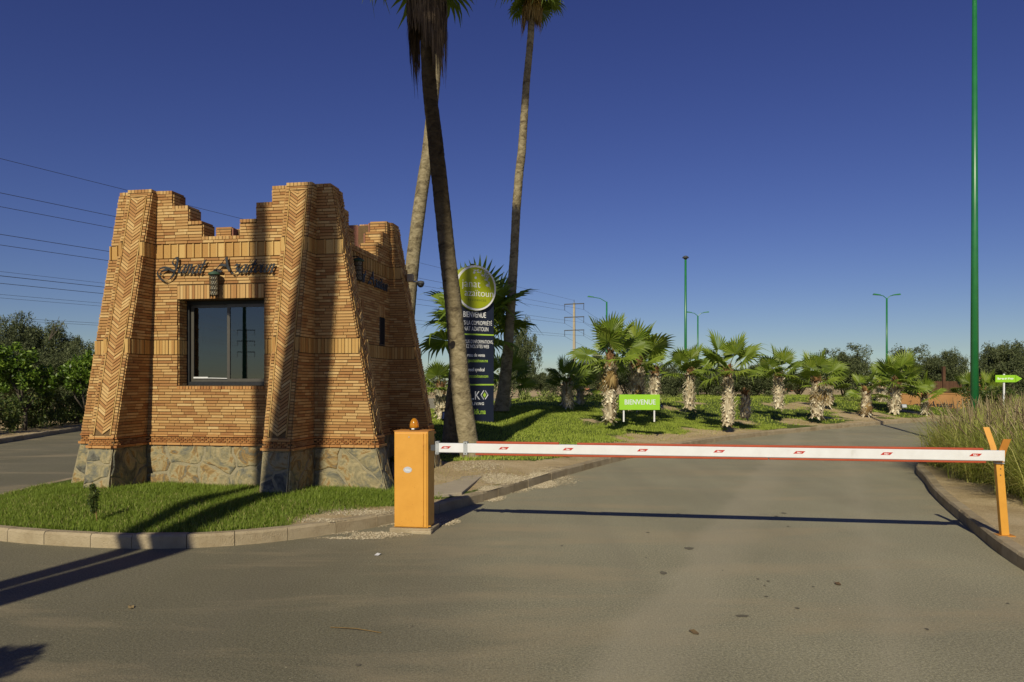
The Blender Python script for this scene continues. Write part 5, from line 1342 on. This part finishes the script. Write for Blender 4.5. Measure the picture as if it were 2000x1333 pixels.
# dead sapling by the left rib
sx_, sy_ = PG(186,1012,.18); sap = thing('sapling', 'thin grey green sapling tied to a stick in the lawn before the left rib', 'sapling', (sx_, sy_, hz(sx_, sy_)))
m = MB(); m.tube([(.02,0,0),(0,0,.2),(-.03,0,.42)], [.006,.005,.004], 6); m.build('stick', M['frond_dead'], sap)
cl = [((-.02+.012*math.sin(k), 0, .12+k*.022), .025+.03*math.sin(k/12*3.1)) for k in range(13)]; V, Fc = leaf_cloud(cl, 90, .020, .22, 5); ob('foliage', mesh_from('foliage', V, Fc, M['hedge']), sap)
g_r = random.Random(4); cl = []
for k in range(130):
    d = Vector((g_r.gauss(0,1), g_r.gauss(0,1), g_r.gauss(0,1))).normalized()*g_r.uniform(0,.29); cl.append(((d.x, d.y, 2.0+d.z), .10))
V, Fc = leaf_cloud(cl, 110, .028, .5, 4); m = MB(); m.tube([(0,0,-.05),(.02,0,1.0),(0,0,2.0)], [.04,.03,.02], 8)
ROUND = (mesh_from('crown', V, Fc, M['citrus']), mesh_from('trunk', m.v, m.f, M['bark'], True))
# unseen round tree, added only to cast the shadow at the lower left corner
put_tree('shadow_tree', 'small round leafed tree added unseen behind the viewer for its shadow', 'tree', ROUND, -3.97, .90, 0, 1.0)

# ------------------------------------------------------------------ totem sign
TY = 19.0; tb = P(927, None, TY); tot = thing('totem_sign', 'tall dark blue welcome totem crowned by a round olive green emblem', 'sign', (tb.x, TY, .60), R(30))
TW = 1.10
m = MB(); m.box((0,.10,1.52), (TW,.20,3.04)); bev(m.build('panel', M['navy'], tot), .01)
fy = -.004
for z in (2.21, .95):
    m = MB(); m.box((0,-.002,z), (TW-.01,.01,.035)); m.build('green_stripe', M['print_green'], tot)
def disc(r, y0, y1, z, name, mt, par):
    m = MB(); n = 56; m.add([(r*math.cos(2*math.pi*k/n), y0, z+r*math.sin(2*math.pi*k/n)) for k in range(n)]+[(r*math.cos(2*math.pi*k/n), y1, z+r*math.sin(2*math.pi*k/n)) for k in range(n)], [tuple(range(n)), tuple(range(2*n-1,n-1,-1))]+[(i, n+i, n+(i+1)%n, (i+1)%n) for i in range(n)])
    return m.build(name, mt, par)
DZ = 3.37
disc(.575, -.06, .26, DZ, 'emblem_drum', M['disc_green'], tot); disc(.565, -.085, -.055, DZ, 'white_ring', M['print_white'], tot); disc(.515, -.092, -.08, DZ, 'emblem_face', M['disc_green'], tot)
dy = -.094
def T(s_, z, size, mt='print_white', sx=.8, bold=.004, x=0, y=None, align='CENTER', spacing=1): return text_obj(s_, size, M[mt], tot, (x, fy if y is None else y, z), depth=.002, sx=sx, bold=bold, align=align, spacing=spacing)
T('janat', DZ+.01, .27, x=-.40, y=dy, sx=.95, bold=-.003, align='LEFT', spacing=1.05); T('azaïtoun', DZ-.21, .25, x=-.33, y=dy, sx=.98, bold=-.002, align='LEFT'); T('RESIDENCES', DZ-.33, .07, 'print_dark', x=.02, y=dy, sx=1, bold=0, spacing=1.4)
# olive sprig
m = MB()
def leafq(c, a, l, w):
    q = [(0,0),(l*.35,w),(l*.7,w*.9),(l,0),(l*.7,-w*.9),(l*.35,-w)]; ca, sa = math.cos(a), math.sin(a)
    m.add([(c[0]+x*ca-y*sa, dy-.001, c[1]+x*sa+y*ca) for x, y in q], [tuple(reversed(range(6)))])
st = [(.40,-.02),(.37,.10),(.31,.21),(.22,.31),(.10,.38),(.0,.42)]
for a, b in zip(st, st[1:]): m.tube([(a[0],dy,DZ+a[1]),(b[0],dy,DZ+b[1])], .006, 5)
for k, (x, z) in enumerate(st[1:]): leafq((x, DZ+z), math.atan2(1,-.2)-.3*k, .09, .018); leafq((x, DZ+z), math.pi-.1-.05*k, .09, .018)
leafq((.37,DZ+.06), math.pi-.2, .12, .022)
m.tube([(.31,dy,DZ+.21),(.30,dy,DZ+.33),(.24,dy,DZ+.42)], .005, 5)
for z_, x_ in ((.27,.31),(.33,.30),(.39,.27)): leafq((x_, DZ+z_), .6, .08, .017); leafq((x_, DZ+z_), 2.3, .08, .017)
m.build('olive_sprig', M['print_grey'], tot)
for (x, z) in ((-.06,.38),(-.02,.25)):
    m = MB(); n = 14; m.add([(x+.032*math.cos(2*math.pi*k/n), dy-.001, DZ+z+.032*math.sin(2*math.pi*k/n)) for k in range(n)], [tuple(range(n))]); m.build('olive_fruit', M['print_grey'], tot)
T('BIENVENUE', 2.64, .20, sx=.62, bold=.002); T('DANS LA COPROPRIÉTÉ', 2.48-.03, .15, sx=.58, bold=.0, spacing=1.06); T('JANAT AZAITOUN', 2.30, .15, sx=.60, bold=.0, spacing=1.05)
T("POUR PLUS D'INFORMATIONS,", 1.99, .125, sx=.58, bold=0, spacing=1.06); T('VISITEZ NOS SITES WEB', 1.87, .125, sx=.58, bold=0, spacing=1.06)
T('Bureau de vente', 1.655, .125, sx=.70, bold=.001); T('www.janatazaitoun.ma', 1.52, .115, 'print_green', sx=.72, bold=.001)
T('Conseil syndical', 1.29, .125, sx=.70, bold=.001); T('www.janatazaitoun.com', 1.13, .115, 'print_green', sx=.70, bold=.001)
T('K.L.K', .58, .30, sx=.8, bold=.002, x=-.12); T('KEYLIVING', .44, .095, sx=.95, bold=.002, spacing=1.25); T('www.klk.ma', .21, .19, 'print_green', sx=.66, bold=.002)
m = MB()
for a, b in (((.30,.80),(.38,.69)),((.38,.69),(.30,.58)),((.26,.80),(.18,.69)),((.18,.69),(.26,.58))): m.tube([(a[0],fy,a[1]),(b[0],fy,b[1])], .014, 4)
m.build('diamond_outline', M['print_grey'], tot)
m = MB(); m.add([(.28,fy-.003,.76),(.33,fy-.003,.69),(.28,fy-.003,.62),(.23,fy-.003,.69)], [(0,3,2,1)]); m.build('diamond_mark', M['print_green'], tot)
m = MB(); m.tube([(0,.1,DZ+.57),(0,.1,DZ+.62)], .05, 10); m.build('lamp_fitting', M['steel'], tot)
# small black floodlights on the lawn
def flood(label, px, py, Y):
    p = P(px, py, Y); t = thing('floodlight', label, 'floodlight', (p.x, Y, p.z), 0, 'low floodlights on the lawn'); m = MB(); m.box((0,0,.22), (.26,.12,.2), Matrix.Rotation(R(-20),3,'X')); bev(m.build('housing', M['steel'], t), .015)
    m = MB(); m.box((0,-.065,.235), (.21,.01,.15), Matrix.Rotation(R(-20),3,'X')); m.build('lens', M['print_grey'], t)
    m = MB(); m.tube([(-.15,0,.24),(-.15,0,.0),(.15,0,0),(.15,0,.24)], .012, 6); m.build('bracket', M['black'], t)
flood('small grey floodlight on the lawn between gatehouse and leaning palm', 874, 832, 17.5)
flood('black floodlight standing before the ochre name wall', 1765, 803, 36)

# welcome board
wb = P(1249, 822, 19.6); board = thing('welcome_board', 'low lime green BIENVENUE board on two white posts', 'sign', (wb.x, 19.6, wb.z), R(-2)); s_ = F/19.6
m = MB(); m.box((0,0,(822-786)/s_), (79/s_,.03,30/s_)); bev(m.build('panel', M['sign_green'], board), .004)
for px in (1218.5, 1278):
    m = MB(); m.box(((px-1249)/s_,.03,.28), (.038,.03,.62)); m.build('post', M['white'], board)
text_obj('BIENVENUE', .185, M['print_grey2'], board, (.01,-.017,(822-790)/s_-.005), sx=.84, bold=.002)
# arrow sign
ap = P(1961, 772, 30); ar = thing('arrow_sign', 'green arrow shaped direction sign on a white post above the tall grass', 'sign', (ap.x, 30, 0)); s_ = F/30
zt_ = H+(HY-733)/s_; zb_ = H+(HY-747)/s_; xa, xb, xc = (1943-1961)/s_, (1982-1961)/s_, (1995-1961)/s_
zt_ = H+(15)/s_; zb_ = H+(1)/s_
m = MB(); m.box(((xa+xb)/2,-.03,(zt_+zb_)/2), (xb-xa,.03,zt_-zb_)); m.build('panel', M['sign_green'], ar)
m = MB(); m.add([(xb+.02,-.045,zb_),(xc,-.045,(zt_+zb_)/2),(xb+.02,-.045,zt_),(xb+.02,-.015,zb_),(xc,-.015,(zt_+zb_)/2),(xb+.02,-.015,zt_)], [(0,1,2),(5,4,3),(0,3,4,1),(1,4,5,2),(2,5,3,0)]); m.build('arrow_head', M['sign_green'], ar)
m = MB(); m.box((0,.01,(zt_+.05)/2), (.06,.04,zt_+.05)); m.build('post', M['white'], ar)
text_obj('Bureau de Vente', .115, M['print_white'], ar, ((xa+xb)/2,-.047,(zt_+zb_)/2-.035), sx=.82, bold=.003)
# ochre name wall, rusty panels
wl = P(1753, 805, 37.5); wr = P(1900, 805, 37.5); nw = thing('name_wall', 'low ochre wall with black script lettering at the far end of the mound', 'wall', (wl.x, 37.5, wl.z-.3)); s_ = F/37.5; W2 = wr.x-wl.x
m = MB(); m.box((W2/2,0,.3+12/s_), (W2,.3,.6+24/s_)); m.build('wall_body', M['wall_orange'], nw)
m = MB(); m.box((W2/2,0,.605+24/s_), (W2+.06,.36,.05)); m.build('coping', M['wall_orange'], nw)
SX = lambda px: (px-1753)/s_; SZ = lambda py: .3+(805-py)/s_
Jw = [[(1764,797),(1760,793),(1763,790),(1770,793),(1774,788),(1776,783),(1772,784)]]
def w2(g, x0, y0, h, ws): return [[(x, y0-y) for x, y in q] for q in word(g, x0, 0, h, ws, .3)]
Sw = Jw+w2(('a','n','a','t'), 1778, 795, 5.5, 4.6)+[[(1810,796),(1816,788),(1819,784)],[(1819,784),(1820,790),(1823,796)],[(1813,791),(1821,791)]]+w2(('z','a','ii','t','o','u','n'), 1824, 795, 5.5, 4.6)
nib_strokes([[(SX(x), SZ(y)) for x, y in q] for q in Sw], lambda x, y, o: (x, -.17-o, y), .045, .02).build('script_lettering', M['letter'], nw)
rp = P(1835, 780, 42); rf = thing('rusty_fence', 'rust brown panel enclosure with a tall post behind the name wall', 'fence', (rp.x, 42, 0)); s_ = F/42
for k in range(7):
    m = MB(); m.box((k*8.2/s_-.3,0,H+(748-768)/s_/1+.15), (7.8/s_,.05,1.0)); m.build('panel', M['rust'], rf)
m = MB(); m.box((.2,-.05,1.2), (.14,.14,2.6)); m.build('post', M['rust'], rf)
# far terracotta houses
def house(label, px, py, w, h, Y, roof=True):
    p = P(px, py, Y); t = thing('distant_house', label, 'house', (p.x, Y, 0)); s_ = F/Y; hh = p.z
    m = MB(); m.box((0,4,hh/2), (w/s_,8,hh)); bd = m.build('wall', M['house'], t)
    m = MB(); m.box((0,4,hh+.15), (w/s_+.3,8.3,.3)); m.build('parapet', M['house'], t)
    for k in (-1,1):
        m = MB(); m.box((k*w/s_*.25,-.02,hh*.6), (w/s_*.12,.06,hh*.22)); m.build('window', M['dark'], t)
house('terracotta house seen between the open crowned olive and the thick green post', 1878, 733, 30, 60, 140)
house('terracotta house just right of the thick green post', 1920, 730, 22, 60, 150)
house('pale reddish house low behind the yellow fronded palm', 1160, 752, 34, 20, 150)
house('low terracotta house beyond the orchard at far centre', 1540, 741, 44, 10, 150)

# ------------------------------------------------------------------ lamp posts, pylons, cables
def lamp_post(label, px, py_top, Y, wb_, wt, arms, base_z=0, head='cobra', single=None):
    x = (px-1000)/F*Y; zt = H+(HY-py_top)/F*Y; s_ = F/Y; t = thing('street_lamp', label, 'street lamp', (x, Y, base_z), 0, 'green street lamps'); zt -= base_z
    m = MB(); m.tube([(0,0,0),(0,0,zt*.5),(0,0,zt)], [wb_/2/s_, (wb_+wt)/4/s_, wt/2/s_], 16); m.build('pole', M['green_paint'], t, True)
    m = MB(); m.lathe((0,0,0), [(wb_/2/s_*1.9,0),(wb_/2/s_*1.9,.03),(wb_/2/s_*1.05,.05)], 16); m.build('base_plate', M['green_paint'], t)
    for dx, dz in arms:
        ax, az_ = dx/s_, dz/s_
        m = MB(); m.tube([(0,0,zt-.05),(ax*.5,0,zt+az_*.75),(ax,0,zt+az_)], .035, 8); a_ = m.build('arm', M['green_paint'], t)
        L2 = .62; d = 1 if dx > 0 else -1
        m = MB(); m.hexa([(ax-d*.05,-.10,zt+az_-.03),(ax+d*L2,-.13,zt+az_+.02),(ax+d*L2,.13,zt+az_+.02),(ax-d*.05,.10,zt+az_-.03),(ax-d*.05,-.07,zt+az_+.06),(ax+d*L2*.9,-.09,zt+az_+.15),(ax+d*L2*.9,.09,zt+az_+.15),(ax-d*.05,.07,zt+az_+.06)]); bev(m.build('lamp_head', M['green_paint'], a_), .02)
    if head == 'globe':
        m = MB(); m.lathe((0,0,zt), [(.06,0),(.10,.06),(.13,.09),(.21,.12),(.21,.17),(.12,.25),(.03,.28)], 16); m.build('lamp_head', M['steel'], t, True)
    return t
lp = lamp_post('thick tall green lamp post rising out of the fountain grass', 1903.5, -4, 18.0, 16, 8.5, [])
m = MB(); m.lathe((0,0,0), [(.06,0),(.09,.05),(.09,.12),(.03,.16)], 12); h_ = m.build('lamp_head', M['green_paint'], lp); h_.location = (0,0,H+(HY+4)/F*18.0)
lamp_post('slim green post with a dark lantern head near the middle', 1339, 508, 50, 6.2, 4.2, [], head='globe')
lamp_post('far green lamp with one arm reaching left beside the pylon', 1185, 590, 78, 4.2, 3, [(-26,9)])
lamp_post('far green double armed lamp behind the slim post', 1363, 617, 92, 3.6, 2.6, [(-13,6),(12,6)])
lamp_post('green double armed lamp standing alone left of the thick post', 1732, 583, 66, 4.6, 3.2, [(-13,6),(13,6)])
def pylon(label, loc, rz):
    t = thing('pylon', label, 'pylon', loc, rz, 'concrete power line pylons'); m = MB(); m.hexa([(-.30,-.22,0),(.30,-.22,0),(.30,.22,0),(-.30,.22,0),(-.17,-.14,17.4),(.17,-.14,17.4),(.17,.14,17.4),(-.17,.14,17.4)]); m.build('column', M['pylon'], t)
    m = MB(); m.tube([(0,0,17.4),(0,0,18.0)], .05, 6); m.build('spike', M['steel'], t)
    for z in (17.2, 14.6, 12.0):
        m = MB(); m.box((0,0,z), (4.1,.34,.16)); a = m.build('crossarm', M['steel'], t)
        for sx in (-2, 2):
            m = MB()
            for k in range(7): m.lathe((sx,0,z-1.15+k*.15), [(.04,0),(.11,.03),(.04,.08)], 8)
            m.tube([(sx,0,z),(sx,0,z-1.18)], .03, 6); m.build('insulator', M['steel'], a)
    return t
PA = Vector((12.3,150,0)); PB = None; pn = Vector((-math.sin(-BR), -math.cos(BR), 0)); vv_ = Vector((-.351*180, 180, 0)); p0_ = booth_world(-2, .21)
PB = vv_-2*((vv_-p0_).dot(pn))*pn; PB.z = 0
LD = (PB-PA).normalized(); lrot = math.atan2(-LD.x, LD.y)
pylon('tan concrete pylon with three crossarms rising behind the twin trunked palm', PA, lrot+math.pi)
pylon('concrete pylon behind the viewer mirrored in the booth window', PB-Vector((0,0,3.1)), lrot+math.pi)
def cable(a, b, sag, label, r=.016):
    n = 60; pts = [tuple(a.lerp(b, k/n)-Vector((0,0,4*sag*(k/n)*(1-k/n)))) for k in range(n+1)]
    m = MB(); m.tube(pts, r, 4, False); m.build('power_line', M['wire'], label=label, cat='power line', group='power lines crossing the sky')
side = Vector((-LD.y, LD.x, 0)).normalized()
lev = {16.02:'upper', 13.42:'middle', 10.82:'lowest'}
for z, nm in lev.items():
    for k in (-2, 2): cable(PA+side*k+Vector((0,0,z)), PB+side*k+Vector((0,0,z-3.1)), 1.5, f'cable from the {nm} crossarm of the tan pylon, {"nearer" if k < 0 else "farther"} side', .017)
cable(PA+Vector((0,0,17.9)), PB+Vector((0,0,14.8)), .6, 'thin earth cable running from the tip of the tan pylon', .016)
PC = Vector((58, 255, 0))
for z, nm in lev.items():
    for k in (-2, 2): cable(PA+side*k+Vector((0,0,z)), PC+side*k+Vector((0,0,z-2)), 3, f'cable leaving the tan pylon rightwards from its {nm} crossarm, {"nearer" if k < 0 else "farther"} side', .02)
# second line further off, its near pylon hidden behind the gatehouse
OFF = Vector((-42, 0, 0))
pylon('pylon of the second line, hidden behind the gatehouse', PA+OFF+Vector((0,4,0)), lrot+math.pi)
for z, nm in lev.items():
    for k in (-2, 2): cable(PA+OFF+side*k+Vector((0,4,z)), PB+OFF+side*k+Vector((0,0,z)), 2.5, f'cable of the second, farther line from its {nm} crossarm, {"nearer" if k < 0 else "farther"} side', .017)
# street lamp behind the viewer, mirrored in the booth window
lamp = lamp_post('street lamp behind the viewer mirrored in the booth window', 1000, 100, 1.0, .16, .10, [])
bpy.data.objects.remove(lamp.children[0]); 
for c in list(lamp.children): bpy.data.objects.remove(c)
lamp.location = (-16.6, -5.6, 0); lamp.rotation_euler = (0,0,R(50))
m = MB(); m.tube([(0,0,0),(0,0,7.6)], [.09,.05], 10); m.build('pole', M['green_paint'], lamp)
m = MB(); m.tube([(0,0,7.5),(1.1,0,7.9)], .03, 6); m.build('arm', M['green_paint'], lamp)
m = MB(); m.box((1.4,0,7.93), (.65,.22,.12)); m.build('lamp_head', M['steel'], lamp)
